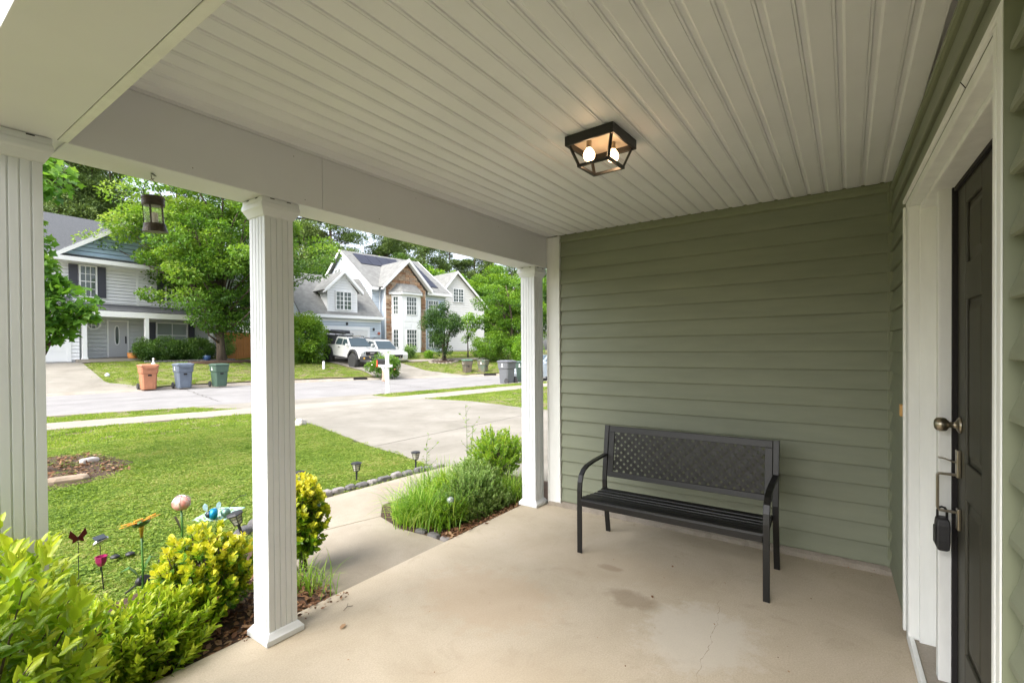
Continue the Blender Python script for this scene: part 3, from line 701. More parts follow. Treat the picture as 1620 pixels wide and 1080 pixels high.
slab('slab', [(6.3, swl(6.3, 1)+.015), (8.3, swl(8.3, 1)+.015), (8.3, yn(8.3)-.02), (5.6, yn(5.6)-.02)], -.05, .12, M['drive'], dw)
slab('slab', [(8.32, swl(8.32, 1)+.015), (10.35, swl(10.35, 1)+.015), (10.4, 13.1), (11.2, yn(11.2)-.02), (8.32, yn(8.32)-.02)], -.05, .12, M['drive'], dw)
# front walk from porch to driveway
wk = struct_root('front_walk')
slab('slab', [(1.71, 2.52), (2.70, 2.52), (2.72, 2.72), (2.70, 3.05), (2.80, 3.42), (2.02, 3.62), (1.78, 3.2)], -.03, .12, M['walk'], wk)
slab('slab', [(2.815, 3.43), (3.02, 3.66), (3.45, 3.70), (3.22, 4.30), (2.72, 4.32), (2.32, 4.2), (2.03, 3.64)], -.032, .12, M['walk'], wk)
slab('slab', [(3.47, 3.70), (4.6, 3.55), (4.6, 4.15), (4.40, 4.22), (3.9, 4.27), (3.24, 4.30)], -.035, .12, M['walk'], wk)
# dark joints under the slabs
jt = MB(); jt.box(1.7, 4.62, 2.5, 4.3, -.10, -.068); jt.box(4.55, 10.1, 2.42, 9.6, -.10, -.062); tag(jt.build('joint_filler', M['gap']), kind='structure')
# far driveways
ribbon('far_driveway', [(1.3, yf(1.3)+.205), (3.3, 26.5), (3.0, 32.4)], [(8.1, yf(8.1)+.205), (6.5, 25.2), (7.2, 31.6)], M['drive'], .035)
ribbon('far_driveway', [(16.9, yf(16.9)+.205), (17.7, 23.0), (18.3, 27.2), (18.7, 30.6)], [(22.1, yf(22.1)+.205), (20.6, 20.8), (21.6, 24.3), (23.8, 29.8)], M['drive'], .04)
ribbon('far_path', [(7.2, 31.3), (9.2, 31.9), (9.7, 32.6)], [(7.2, 32.3), (8.6, 33.3), (9.5, 33.3)], M['sidewalk'], .04, 10, 3)
ribbon('far_path', [(22.4, 24.2), (25.4, 22.4), (28, 20.6)], [(22.7, 25.0), (25.7, 23.2), (28.3, 21.4)], M['sidewalk'], .035, 14, 3)
for (x0, x1) in ((15.95, 16.6), (22.5, 23.1)):
    mb = MB(); xa = np.linspace(x0, x1, 6)
    mb.v = [p for x in xa for p in ((x, yf(x)-.055, -.118), (x, yf(x)-.03, .0))]; mb.f = [(2*i, 2*i+2, 2*i+3, 2*i+1) for i in range(5)]
    o = mb.build('storm_inlet', M['gap']); o['kind'] = 'structure'

# mulch beds
def bed(name, poly, z, seed):
    mb = MB(); cx = sum(p[0] for p in poly)/len(poly); cy = sum(p[1] for p in poly)/len(poly)
    mb.prism([(x, y, z-.08) for x, y in poly], (0, 0, .08)); o = mb.build(name, M['mulch']); o['kind'] = 'structure'; return o
bed('mulch_bed', [(2.695, 2.51), (4.62, 2.40), (4.62, 3.56), (3.45, 3.71), (3.01, 3.67), (2.79, 3.425), (2.69, 3.05), (2.71, 2.72)], -.037, 1)
bed('mulch_bed', [(-.6, 2.515), (1.69, 2.515), (1.76, 3.2), (2.0, 3.6), (1.6, 3.75), (.8, 3.5), (-.6, 3.4)], -.03, 2)
bed('mulch_bed', [(-1.2, -.2), (.15, -.2), (.15, 2.5), (-1.2, 2.5)], -.03, 3)
bed('mulch_bed', [(.7, 8.1), (1.3, 7.1), (1.9, 7.25), (2.35, 8.0), (2.3, 8.8), (1.9, 9.5), (1.0, 9.6), (.6, 9.0)], -.045, 4)

# ================================================================ grass
def tuft(name, n, rad, hgt, wid, mt, seed, spread=.7):
    rs = np.random.default_rng(seed)
    P = np.zeros((n, 3)); a = rs.uniform(0, 6.28, n); q = np.sqrt(rs.uniform(0, 1, n))*rad
    P[:, 0] = q*np.cos(a); P[:, 1] = q*np.sin(a)
    D = rs.normal(size=(n, 3))*spread; D[:, 2] = np.abs(D[:, 2])*.5+.55
    U = rs.normal(size=(n, 3)); L = hgt*rs.uniform(.5, 1.3, n)
    return leafmesh(name, P, D, U, L, wid*rs.uniform(.7, 1.3, n), 'blade' if wid < .02 else 'diamond', rs.uniform(.15, .85, n), mt)
M['grass'] = leafmat('lawn_grass', [(.08, .15, .018), (.16, .25, .03), (.25, .34, .055), (.34, .33, .12)], .65, .42)
def patchy(mt, amt=.45):
    """the lawn's own worn and lush patches: shift the ramp by noise over the ground"""
    n = mt.node_tree.nodes; l = mt.node_tree.links
    rp = [q for q in n if q.type == 'VALTORGB'][0]; src = rp.inputs[0].links[0].from_socket
    g = n.new('ShaderNodeNewGeometry'); z1 = n.new('ShaderNodeTexNoise'); z1.inputs['Scale'].default_value = 1.1; z1.inputs['Detail'].default_value = 6; z1.inputs['Roughness'].default_value = .7
    l.new(g.outputs['Position'], z1.inputs[0]); ma = n.new('ShaderNodeMath'); ma.operation = 'MULTIPLY_ADD'; ma.inputs[1].default_value = amt*3.2; ma.inputs[2].default_value = -amt*1.6
    l.new(z1.outputs[0], ma.inputs[0]); ad = n.new('ShaderNodeMath'); ad.operation = 'ADD'; ad.use_clamp = True; l.new(src, ad.inputs[0]); l.new(ma.outputs[0], ad.inputs[1]); l.new(ad.outputs[0], rp.inputs[0])
patchy(M['grass'], .55)
def inpoly(x, y, poly):
    r = np.zeros(x.shape, bool); n = len(poly); j = n-1
    for i in range(n):
        xi, yi = poly[i]; xj, yj = poly[j]
        c = ((yi > y) != (yj > y)) & (x < (xj-xi)*(y-yi)/(yj-yi+1e-12)+xi); r ^= c; j = i
    return r
nearholes = [[(4.62, 2.3), (4.5, 4.15), (4.38, 4.36), (4.66, 5.2), (4.80, J1), (5.52, 8.6), (6.22, 11.8), (10.48, 11.0), (10.74, 9.0), (10.32, 7.2), (10.15, 6.0), (10.1, 2.3)],
    [(1.5, 2.3), (1.5, 3.4), (2.02, 3.72), (2.3, 4.28), (2.72, 4.42), (4.38, 4.34), (4.7, 4.2), (4.7, 2.3)],
    [(-2, -1), (-2, 3.35), (.8, 3.42), (1.65, 3.75), (1.8, 3.2), (1.7, 2.4), (4, 2.4), (10, 2), (10, -1)],
    [(6.25, 12.0), (5.55, 14.9), (11.3, 13.6), (10.45, 13.1), (10.35, 11.9)]]
barep = [(.8, 8.2), (1.35, 7.2), (1.85, 7.35), (2.25, 8.0), (2.2, 8.8), (1.8, 9.4), (1.0, 9.5), (.7, 9.0)]
def scatter(name, pts, sc, tuft_obj, label=None):
    me = bpy.data.meshes.new(name); me.vertices.add(len(pts)); me.vertices.foreach_set('co', np.asarray(pts, np.float32).ravel())
    a = me.attributes.new('sc', 'FLOAT', 'POINT'); a.data.foreach_set('value', np.asarray(sc, np.float32))
    o = bpy.data.objects.new(name, me); C.objects.link(o); o['kind'] = 'stuff'
    if label: o['label'] = label
    ng = bpy.data.node_groups.new(name, 'GeometryNodeTree'); ng.interface.new_socket('Geometry', in_out='INPUT', socket_type='NodeSocketGeometry'); ng.interface.new_socket('Geometry', in_out='OUTPUT', socket_type='NodeSocketGeometry')
    n = ng.nodes; l = ng.links; gi = n.new('NodeGroupInput'); go = n.new('NodeGroupOutput')
    ip = n.new('GeometryNodeInstanceOnPoints'); oi = n.new('GeometryNodeObjectInfo'); oi.inputs['Object'].default_value = tuft_obj; oi.inputs['As Instance'].default_value = True
    rv = n.new('FunctionNodeRandomValue'); rv.data_type = 'FLOAT_VECTOR'; rv.inputs[0].default_value = (-.12, -.12, 0); rv.inputs[1].default_value = (.12, .12, 6.28)
    na = n.new('GeometryNodeInputNamedAttribute'); na.data_type = 'FLOAT'; na.inputs['Name'].default_value = 'sc'
    l.new(gi.outputs[0], ip.inputs['Points']); l.new(oi.outputs['Geometry'], ip.inputs['Instance']); l.new(rv.outputs[0], ip.inputs['Rotation']); l.new(na.outputs[0], ip.inputs['Scale']); l.new(ip.outputs[0], go.inputs[0])
    md = o.modifiers.new('scatter', 'NODES'); md.node_group = ng
    return o
rs = np.random.default_rng(11)
def hide(o): o.location = (0, -60, -40); return o
t_near = tuft('grass_tuft', 60, .085, .030, .0042, M['grass'], 1, .9)
def clover(name, n, rad, mt, seed):
    rs = np.random.default_rng(seed); a = rs.uniform(0, 6.28, n); q = np.sqrt(rs.uniform(0, 1, n))*rad; P = np.stack([q*np.cos(a), q*np.sin(a), rs.uniform(.006, .03, n)], 1)
    P = np.repeat(P, 3, 0); b = np.tile([0, 2.09, 4.19], n)+np.repeat(rs.uniform(0, 6, n), 3); D = np.stack([np.cos(b), np.sin(b), rs.uniform(-.3, .45, 3*n)], 1)
    L = .011*rs.uniform(.7, 1.3, 3*n); return leafmesh(name, P, D, np.tile([0, 0, 1.], (3*n, 1))+rs.normal(size=(3*n, 3))*.3, L, L*.85, 'oval', np.repeat(rs.uniform(0, .9, n), 3), mt)
t_clov = clover('clover_patch', 40, .09, M['grass'], 4); t_far = tuft('grass_tuft', 60, .18, .05, .016, M['grass'], 2, .9)
for o in (t_near, t_far, t_clov): o.location = (0, -60, -20); o['kind'] = 'stuff'; o['label'] = 'short green lawn grass tuft'
def noise2(x, y): return np.sin(x*1.7+np.sin(y*1.3)*1.5)*np.sin(y*2.1+np.cos(x*.9)*1.7)*.5+np.sin(x*5.1+y*3.3)*.25+np.sin(x*3.3-y*5.7)*.25
def lawnpts(n, x0, x1, y0, y1, keep=None, smin=.7, smax=1.3, far=False):
    x = rs.uniform(x0, x1, n); y = rs.uniform(y0, y1, n); ok = np.ones(n, bool)
    if not far:
        for hp in nearholes: ok &= ~inpoly(x, y, hp)
        ok &= ~(inpoly(x, y, barep) & (rs.uniform(size=n) > .22))
        sc_ = np.interp(x, [-20, 2.4, 6, 10.3, 16, 22, 30], [15.2, 13.45, 12.45, 11.45, 10.75, 9.6, 7.2])
        ok &= np.abs(y-sc_) > .64; ok &= y < np.interp(x, *CN)-.22
        nz = noise2(x, y); ok &= rs.uniform(size=n) < .86+.3*nz
    if keep is not None: ok &= keep(x, y)
    x, y = x[ok], y[ok]; z = np.array([(-.072 if not far else h(a, b)-.01) for a, b in zip(x, y)])
    return np.stack([x, y, z], 1), rs.uniform(smin, smax, len(x))
Pn, Sn = lawnpts(26000, .0, 6.3, 3.3, 10.2, lambda x, y: (x > .1*y-.1))
Pc, Sc = lawnpts(15000, .0, 6.3, 3.3, 10.2, lambda x, y: (x > .1*y-.1))
scatter('lawn_clover', Pc, Sc, t_clov, 'low clover leaves mixed into the near lawn')
scatter('lawn_grass', Pn, Sn, t_near, 'short bright green clover and grass lawn in front of the porch')
Pf, Sf = lawnpts(9000, -1, 20, 9.5, 17); P2, S2 = lawnpts(2600, 9.8, 22, 2.3, 10.5)
scatter('lawn_grass', np.concatenate([Pf, P2]), np.concatenate([Sf, S2])*.75, t_far, 'mown grass strips beside the sidewalk and the driveway')
d1 = [(1.3, 24), (3.4, 27), (2.9, 33), (7.3, 33), (7.15, 31.4), (6.45, 25.4), (8.0, 23.5)]; d2 = [(16.9, 20.9), (17.6, 23.0), (18.2, 27.2), (18.6, 30.8), (24, 30), (21.7, 24.3), (20.7, 20.8), (22.0, 18.4)]
p1_ = [(7, 31.2), (9.3, 31.8), (9.8, 33.5), (7, 33.5)]; p2_ = [(22.3, 24.1), (25.4, 22.3), (28.2, 20.4), (28.4, 21.5), (25.7, 23.3), (22.6, 25.1)]
Pg, Sg = lawnpts(15000, -2, 31, 15.5, 33.5, lambda x, y: (y > np.interp(x, *CF)+.3) & ~inpoly(x, y, d1) & ~inpoly(x, y, d2) & ~inpoly(x, y, p1_) & ~inpoly(x, y, p2_), far=True)
scatter('lawn_grass', Pg, Sg*.95, t_far, 'sloping front lawns across the street')
# ================================================================ HOUSES
def clap(mb, lr, z0_, z1_, pitch, b, side=None, a=None):
    """lapped boards. lr(z)->(l,r). Faces -b (front) or, with side=True, faces -a at a."""
    z = z0_
    while z < z1_-.02:
        zt = min(z+pitch, z1_); l0, r0_ = lr(z); l1, r1 = lr(zt-.001)
        if r0_-l0 > .02:
            o = .04; zq = zt-min(.026, pitch*.13)
            if side:
                mb.add([(a-o, l0, z), (a-o, r0_, z), (a-.015, max(r1, l1), zq), (a-.015, l1, zq), (a, l0, z), (a, r0_, z), (a, max(r1, l1), zq), (a, l1, zq)], [(0, 1, 2, 3), (0, 4, 5, 1), (3, 2, 6, 7)])
            else:
                mb.add([(l0, b-o, z), (r0_, b-o, z), (max(r1, l1), b-.015, zq), (l1, b-.015, zq), (l0, b, z), (r0_, b, z), (max(r1, l1), b, zq), (l1, b, zq)], [(0, 1, 2, 3), (0, 4, 5, 1), (3, 2, 6, 7)])
        z = zt
    return mb
def rect(l, r): return lambda z: (l, r)
def gable(l, r, ze, ap, za):
    def f(z):
        if z <= ze: return (l, r)
        t = (z-ze)/(za-ze); return (l+(ap-l)*t, r+(ap-r)*t)
    return f
def window(parent, a, b, z, w_, hh, cols=3, rows=4, rz=0, sash=False, fw_=.07, glass=None, mw=.03, double=False, shutters=None):
    """a,z = lower-left corner in the wall plane b, facing -b, turned rz about that corner"""
    f = MB()
    f.box(-fw_, w_+fw_, -.05, .01, -fw_, 0); f.box(-fw_, w_+fw_, -.05, .01, hh, hh+fw_); f.box(-fw_, 0, -.05, .01, 0, hh); f.box(w_, w_+fw_, -.05, .01, 0, hh)
    for i in range(1, cols):
        x = w_*i/cols; q = mw*(2.6 if (double and i*2 == cols) else 1)/2; f.box(x-q, x+q, -.03, -.008, 0, hh)
    for j in range(1, rows):
        zz = hh*j/rows; q = mw*(1.5 if (j*2 == rows) else 1)/2
        for i in range(cols):
            x0, x1 = w_*i/cols+mw/2, w_*(i+1)/cols-mw/2
            if double and i*2+2 == cols: x1 = w_*(i+1)/cols-mw*1.3
            if double and i*2 == cols: x0 = w_*i/cols+mw*1.3
            f.box(x0, x1, -.028, -.008, zz-q, zz+q)
    o = f.build('window', M['hwhite'], parent); o.location = (a, b if (rz or parent.name.startswith('bay')) else b-.05, z); o.rotation_euler = (0, 0, rz)
    g = MB(); g.box(0.001, w_-.001, -.006, .008, .001, hh-.001); g.build('pane', glass or M['glassdark'], o)
    return o
def shutter(parent, a, b, z, w_, hh, mt):
    b -= .05; f = MB(); f.box(a, a+w_, b-.05, b-.0, z, z+hh)
    for (q0, q1) in ((.06, .47), (.53, .94)): f.box(a+.05, a+w_-.05, b-.058, b-.0505, z+hh*q0, z+hh*q1)
    return f.build('shutter', mt, parent)
def roofpoly(parent, pts, mt, th=.10, name='roof'):
    mb = MB(); v = [Vector(p) for p in pts]; n = (v[1]-v[0]).cross(v[2]-v[0]).normalized()
    if n.z < 0: n = -n
    mb.prism([tuple(p) for p in v], tuple(-n*th)); return mb.build(name, mt, parent)
def bar(parent, p, q, w_, hh, mt, name='fascia', th=.04):
    """vertical board between p and q (facing -b)"""
    mb = MB(); p, q = Vector(p), Vector(q)
    mb.prism([tuple(p), tuple(q), tuple(q+Vector((0, 0, -hh))), tuple(p+Vector((0, 0, -hh)))], (0, w_, 0)); return mb.build(name, mt, parent)

# ---------------------------------------------------------------- left house
LH = thing('two_storey_house', 'light grey two-storey house with slate roof, blue-grey gable and pale front door across the street', 'house', (9.07, 33.32, 0), R(3))
mb = MB(); mb.box(-8, 6.6, .02, 9, .6, 6.2); mb.box(-8, -2.15, -1.48, .02, .6, 3.7)
mb.prism([(-8, .02, 6.2), (-8, 9, 6.2), (-8, 4.5, 8.9)], (14.6, 0, 0)); mb.build('wall', M['greyside2'], LH)
mb = clap(MB(), rect(-2.15, 6.6), 1.15, 3.45, .21, 0); mb.build('lower_siding', M['greyside2'], LH)
mb = clap(MB(), rect(-8, 6.6), 3.45, 6.2, .18, -.02); clap(mb, rect(-2.32, -2.0), 1.1, 3.3, .18, -1.5); mb.build('upper_siding', M['greyside'], LH)
for a in (1.02, -7.9): bar(LH, (a-.06, -.06, 6.2), (a+.06, -.06, 6.2), .03, 2.6, M['hwhite'], 'corner_board')
# main roof with ridge along the street
roofpoly(LH, [(-8.4, -.55, 6.28), (7.0, -.55, 6.28), (7.0, 4.5, 9.55), (-8.4, 4.5, 9.55)], M['roofdark'])
roofpoly(LH, [(-8.4, 9.5, 6.28), (7.0, 9.5, 6.28), (7.0, 4.5, 9.55), (-8.4, 4.5, 9.55)], M['roofdark'])
bar(LH, (-8.4, -.6, 6.30), (7.0, -.6, 6.30), .05, .17, M['hwhite'])
mb = MB(); mb.box(-8.4, 7.0, -.54, -.0, 6.12, 6.15); mb.build('soffit', M['hwhite'], LH)
bar(LH, (-8, -.05, 6.12), (6.6, -.05, 6.12), .03, .16, M['hwhite'], 'frieze')
# cross gable
ap, za, gl, gr = 1.15, 9.15, -2.75, 5.05
mb = clap(MB(), gable(gl+.25, gr-.25, 6.55, ap, za-.1), 6.55, za-.12, .22, -.50); mb.box(gl+.2, gr-.2, -.47, -.4, 6.3, 6.56); mb.build('gable_siding', M['bluegable'], LH)
roofpoly(LH, [(gl-.05, -.85, 6.42), (ap, -.85, za+.06), (ap, 4.3, za+.06), (gl-.05, .2, 6.42)], M['roofdark'])
roofpoly(LH, [(gr+.05, -.85, 6.42), (ap, -.85, za+.06), (ap, 4.3, za+.06), (gr+.05, .2, 6.42)], M['roofdark'])
for s in (gl-.08, gr+.08):
    mb = MB(); mb.prism([(s, -.9, 6.38), (ap, -.9, za+.04), (ap, -.9, za-.22), (s, -.9, 6.16)], (0, .05, 0)); mb.build('rake_board', M['hwhite'], LH)
    mb = MB(); mb.prism([(s, -.849, 6.20), (ap, -.849, za-.17), (ap, -.849, za-.20), (s, -.849, 6.17)], (0, .36, 0)); mb.build('rake_soffit', M['hwhite'], LH)
roofpoly(LH, [(gl-.1, -.86, 6.36), (gr+.1, -.86, 6.36), (gr+.1, -.5, 6.52), (gl-.1, -.5, 6.52)], M['roofdark'], .04, 'return_roof')
bar(LH, (gl-.1, -.88, 6.56), (gr+.1, -.88, 6.56), .02, .05, M['hwhite']) if False else None
bar(LH, (gl, -.53, 6.62), (gr, -.53, 6.62), .03, .08, M['hwhite'], 'gable_trim')
bar(LH, (gl-.2, -.9, 6.36), (gr+.2, -.9, 6.36), .05, .22, M['hwhite'])
window(LH, -1.51, -.04, 4.45, .62, 1.58, 3, 4)
shutter(LH, -1.98, -.02, 4.42, .36, 1.66, M['shutter']); shutter(LH, -.80, -.02, 4.42, .36, 1.66, M['shutter'])
window(LH, 2.45, -.04, 4.5, 1.1, 1.5, 4, 4, double=True); shutter(LH, 1.98, -.02, 4.47, .36, 1.56, M['shutter']); shutter(LH, 3.65, -.02, 4.47, .36, 1.56, M['shutter'])
# porch roof, columns, slab
roofpoly(LH, [(-2.2, -1.65, 3.66), (6.8, -1.65, 3.66), (6.8, .0, 4.12), (-2.2, .0, 4.12)], M['roofdark'], .06, 'porch_roof')
roofpoly(LH, [(-8.3, -1.95, 3.66), (-2.0, -1.95, 3.66), (-2.0, .0, 4.4), (-8.3, .0, 4.4)], M['roofdark'], .06, 'porch_roof')
bar(LH, (-2.3, -1.68, 3.62), (6.8, -1.68, 3.62), .05, .30, M['hwhite'], 'porch_beam')
bar(LH, (-8.3, -1.98, 3.64), (-2.0, -1.98, 3.64), .05, .22, M['hwhite'], 'porch_beam')
mb = MB(); mb.box(-2.2, 6.8, -1.62, -.01, 3.34, 3.37); mb.build('soffit', M['hwhite'], LH)
for a in (-1.82, .86, 4.2):
    mb = MB(); mb.box(a-.09, a+.09, -1.66, -1.50, 1.08, 3.34); mb.box(a-.12, a+.12, -1.69, -1.47, 1.08, 1.2); mb.build('porch_post', M['hwhite'], LH)
mb = MB(); mb.box(-2.15, 6.6, -1.7, 0, .5, 1.12); mb.build('porch_step', M['sidewalk'], LH)
# front door
d_ = MB(); d_.box(-.34, .50, -.05, -.02, 1.14, 3.16); dr = d_.build('front_door', mat('pale_door', (.50, .50, .52), .45), LH)
f = MB(); f.box(-.42, -.34, -.07, 0, 1.12, 3.24); f.box(.50, .58, -.07, 0, 1.12, 3.24); f.box(-.34, .50, -.07, 0, 3.16, 3.24); f.box(-.34, .5, -.08, 0, 1.1, 1.14); f.build('door_frame', M['hwhite'], LH)
def oval(rx_, rz_, y, n=20, sq=2.): return [(rx_*math.copysign(abs(math.cos(t))**(2/sq), math.cos(t)), y, rz_*math.copysign(abs(math.sin(t))**(2/sq), math.sin(t))) for t in [2*math.pi*i/n for i in range(n)]]
v = MB(); v.prism([(x+.03, y, z+2.4) for x, y, z in oval(.12, .55, -.065, 24, 3)], (0, .014, 0)); v.build('door_trim', M['hwhite'], dr)
v = MB(); v.prism([(x+.03, y, z+2.4) for x, y, z in oval(.075, .49, -.072, 24, 3)], (0, .006, 0)); v.build('pane', M['glassdark'], dr)
v = MB(); v.box(.40, .45, -.10, -.05, 1.95, 2.35); v.build('handle', M['black'], dr)
# octagon window
v = MB(); v.prism([(-.98+.34*math.cos(R(22.5+45*i)), -.06, 3.0+.34*math.sin(R(22.5+45*i))) for i in range(8)], (0, .04, 0)); ow = v.build('window', M['hwhite'], LH)
v = MB(); v.prism([(-.98+.26*math.cos(R(22.5+45*i)), -.068, 3.0+.26*math.sin(R(22.5+45*i))) for i in range(8)], (0, .007, 0)); v.build('pane', M['glassdark'], ow)
v = MB()
for q in (-.09, .09): v.box(-.98+q-.012, -.98+q+.012, -.078, -.069, 2.76, 3.24); v.box(-1.22, -.74, -.0781, -.0691, 3+q-.012, 3+q+.012)
v.build('muntin', M['hwhite'], ow)
window(LH, 1.95, -.04, 1.75, 1.55, 1.4, 2, 2, glass=M['glassblind']); shutter(LH, 1.5, -.02, 1.72, .34, 1.46, M['shutter']); shutter(LH, 3.62, -.02, 1.72, .34, 1.46, M['shutter'])
# garage door
g = MB()
for k in range(4): g.box(-7.4, -2.48, -1.53, -1.50, 1.02+k*.51, 1.50+k*.51)
g.box(-7.4, -2.48, -1.505, -1.49, 1.0, 3.05)
gd = g.build('garage_door', M['hwhite'], LH)
mb = MB(); mb.box(-2.48, -2.32, -1.55, -1.49, 1.0, 3.2); mb.box(-7.56, -7.4, -1.55, -1.49, 1.0, 3.2); mb.box(-7.4, -2.48, -1.55, -1.49, 3.05, 3.2); mb.build('garage_trim', M['hwhite'], LH)
mb = MB(); mb.box(-2.27, -2.14, -1.56, -1.52, 2.9, 3.12); mb.build('house_lamp', M['flare'], LH)

# ---------------------------------------------------------------- middle house
MH = thing('stone_gable_house', 'pale blue two-storey house with stone gable, white bay window and solar panels on its roof', 'house', (24.97, 29.67, 0), R(-8))
mb = MB(); mb.box(-.68, 6.6, .72, 10, .6, 6.3); mb.prism([(-.68, .74, 6.3), (-.68, 9.98, 6.3), (-.68, 5.35, 9.72)], (7.26, 0, 0)); mb.box(.02, 3.83, .03, .8, .6, 6.4); mb.prism([(.05, .03, 6.4), (3.8, .03, 6.4), (1.95, .03, 8.35)], (0, 4, 0))
mb.box(-6.6, -.72, -.46, 6, .6, 3.95); mb.prism([(-6.6, -.44, 3.95), (-6.6, 6, 3.95), (-6.6, 2.6, 6.95)], (5.88, 0, 0)); mb.build('wall', M['blueside'], MH)
sd_ = clap(MB(), rect(-.70, .0), 1.1, 6.3, .2, .70)
clap(sd_, rect(3.86, 6.6), 1.1, 6.3, .2, .70)
clap(sd_, gable(.7, 10, 6.2, 5.35, 9.8), 1.1, 9.75, .2, 0, True, -.70)
clap(sd_, rect(-6.6, -.72), 1.1, 3.95, .2, -.50)
sd_.build('siding', M['blueside'], MH)
# stones on the gable wall: irregular laid pieces standing proud of the mortar
st = MB(); rr = random.Random(5); sh_ = gable(.02, 3.83, 6.35, 1.95, 8.45); z = 1.05; sv_ = []
while z < 8.3:
    hh = rr.choice((.12, .16, .21)); l, r_ = sh_(z+hh/2); a = l
    while a < r_-.04:
        ww_ = min(rr.uniform(.2, .52), r_-a)
        if ww_ > .05:
            d = rr.uniform(.02, .06); st.box(a+.012, a+ww_-.012, -.03-d, .02, z+.01, z+hh-.01); sv_ += [rr.random()]*8
        a += ww_
    z += hh
o = st.build('stone_veneer', M['veneer'], MH); o['kind'] = 'stuff'
at_ = o.data.attributes.new('v', 'FLOAT', 'POINT'); at_.data.foreach_set('value', sv_)
mo = MB(); mo.prism([(.02, -.02, 1), (3.83, -.02, 1), (3.83, -.02, 6.35), (1.95, -.02, 8.4), (.02, -.02, 6.35)], (0, .03, 0)); mo.build('mortar', M['mortar'], MH)
for a in (-.02, 3.80): bar(MH, (a-.05, -.03, 6.4), (a+.07, -.03, 6.4), .06, 5.3, M['hwhite'], 'corner_board')
# bay: half-octagon with white panelling
def bayring(g_, z): return [(.45-g_, 0, z), (1.02-g_*.4, -.75-g_, z), (2.75+g_*.4, -.75-g_, z), (3.35+g_, 0, z)]
by = MB(); by.prism(bayring(0, 1.0), (0, 0, 4.98)); bay = by.build('bay', M['hwhite'], MH)
by = MB(); by.prism(bayring(.22, 5.88), (0, 0, .18)); by.build('bay_cornice', M['hwhite'], bay)
by = MB(); A_, B_ = bayring(.26, 6.061), [(.9, 0, 6.8), (1.25, -.2, 6.8), (2.5, -.2, 6.8), (2.9, 0, 6.8)]
by.add(A_+B_, [(0, 1, 5, 4), (1, 2, 6, 5), (2, 3, 7, 6), (4, 5, 6, 7)]); by.build('bay_roof', M['roof'], bay)
ang = math.atan2(-.75, .57)
for z0_ in (4.32, 1.72):
    window(bay, 1.44, -.76, z0_, .92, 1.36, 4, 4, fw_=.05)
    L_ = math.hypot(.57, .75)
    o = window(bay, .45+.57*.28, -.75*.28, z0_, .36, 1.36, 2, 4, rz=ang, fw_=.05)
    o = window(bay, 2.75+.6*.25, -.75+.75*.25, z0_, .36, 1.36, 2, 4, rz=math.atan2(.75, .6), fw_=.05)
pn = MB()
for (z0_, z1_) in ((3.22, 3.62), (3.74, 4.14), (1.2, 1.55)):
    for (a0, a1) in ((1.2, 1.85), (1.95, 2.6)): pn.box(a0, a1, -.77, -.752, z0_, z1_)
pn.build('panel', M['hwhite'], bay)
# cross gable roof
for s in (-.42, 4.28):
    roofpoly(MH, [(s, -.42, 6.42), (1.95, -.42, 8.80), (1.95, 4.6, 8.80), (s, .9, 6.42)], M['roof'])
    e = .03 if s > 1 else -.03
    mb = MB(); mb.prism([(s+e, -.47, 6.45), (1.95, -.47, 8.84), (1.95, -.47, 8.56), (s+e, -.47, 6.2)], (0, .05, 0)); mb.build('rake_board', M['hwhite'], MH)
    mb = MB(); mb.prism([(s, -.419, 6.24), (1.95, -.419, 8.62), (1.95, -.419, 8.59), (s, -.419, 6.2)], (0, .38, 0)); mb.build('rake_soffit', M['hwhite'], MH)
# main roof
roofpoly(MH, [(-1.0, .30, 6.38), (6.95, .30, 6.38), (6.95, 5.35, 9.98), (-1.0, 5.35, 9.98)], M['roof'])
roofpoly(MH, [(-1.0, 10.4, 6.38), (6.95, 10.4, 6.38), (6.95, 5.35, 9.98), (-1.0, 5.35, 9.98)], M['roof'])
for a in (-1.05, 6.95):
    for s in (.25, 10.45):
        mb = MB(); mb.prism([(a, s, 6.36), (a, 5.35, 10.0), (a, 5.35, 9.78), (a, s, 6.14)], (.05, 0, 0)); mb.build('rake_board', M['hwhite'], MH)
mb = MB(); mb.box(-1.0, -.4, .30, .69, 6.14, 6.17); mb.box(4.3, 6.95, .30, .69, 6.14, 6.17); mb.build('soffit', M['hwhite'], MH)
bar(MH, (-1.0, .25, 6.38), (-.42, .25, 6.38), .05, .2, M['hwhite'], 'gutter'); bar(MH, (4.28, .25, 6.38), (6.95, .25, 6.38), .05, .2, M['hwhite'], 'gutter')
mb = MB(); mb.tube([(-.15, .45, 6.2), (-.12, .62, 6.0), (-.12, .62, 1.2)], .04, 6); mb.tube([(6.5, .62, 6.1), (6.5, .62, 1.2)], .04, 6); mb.build('downspout', M['hwhite'], MH)
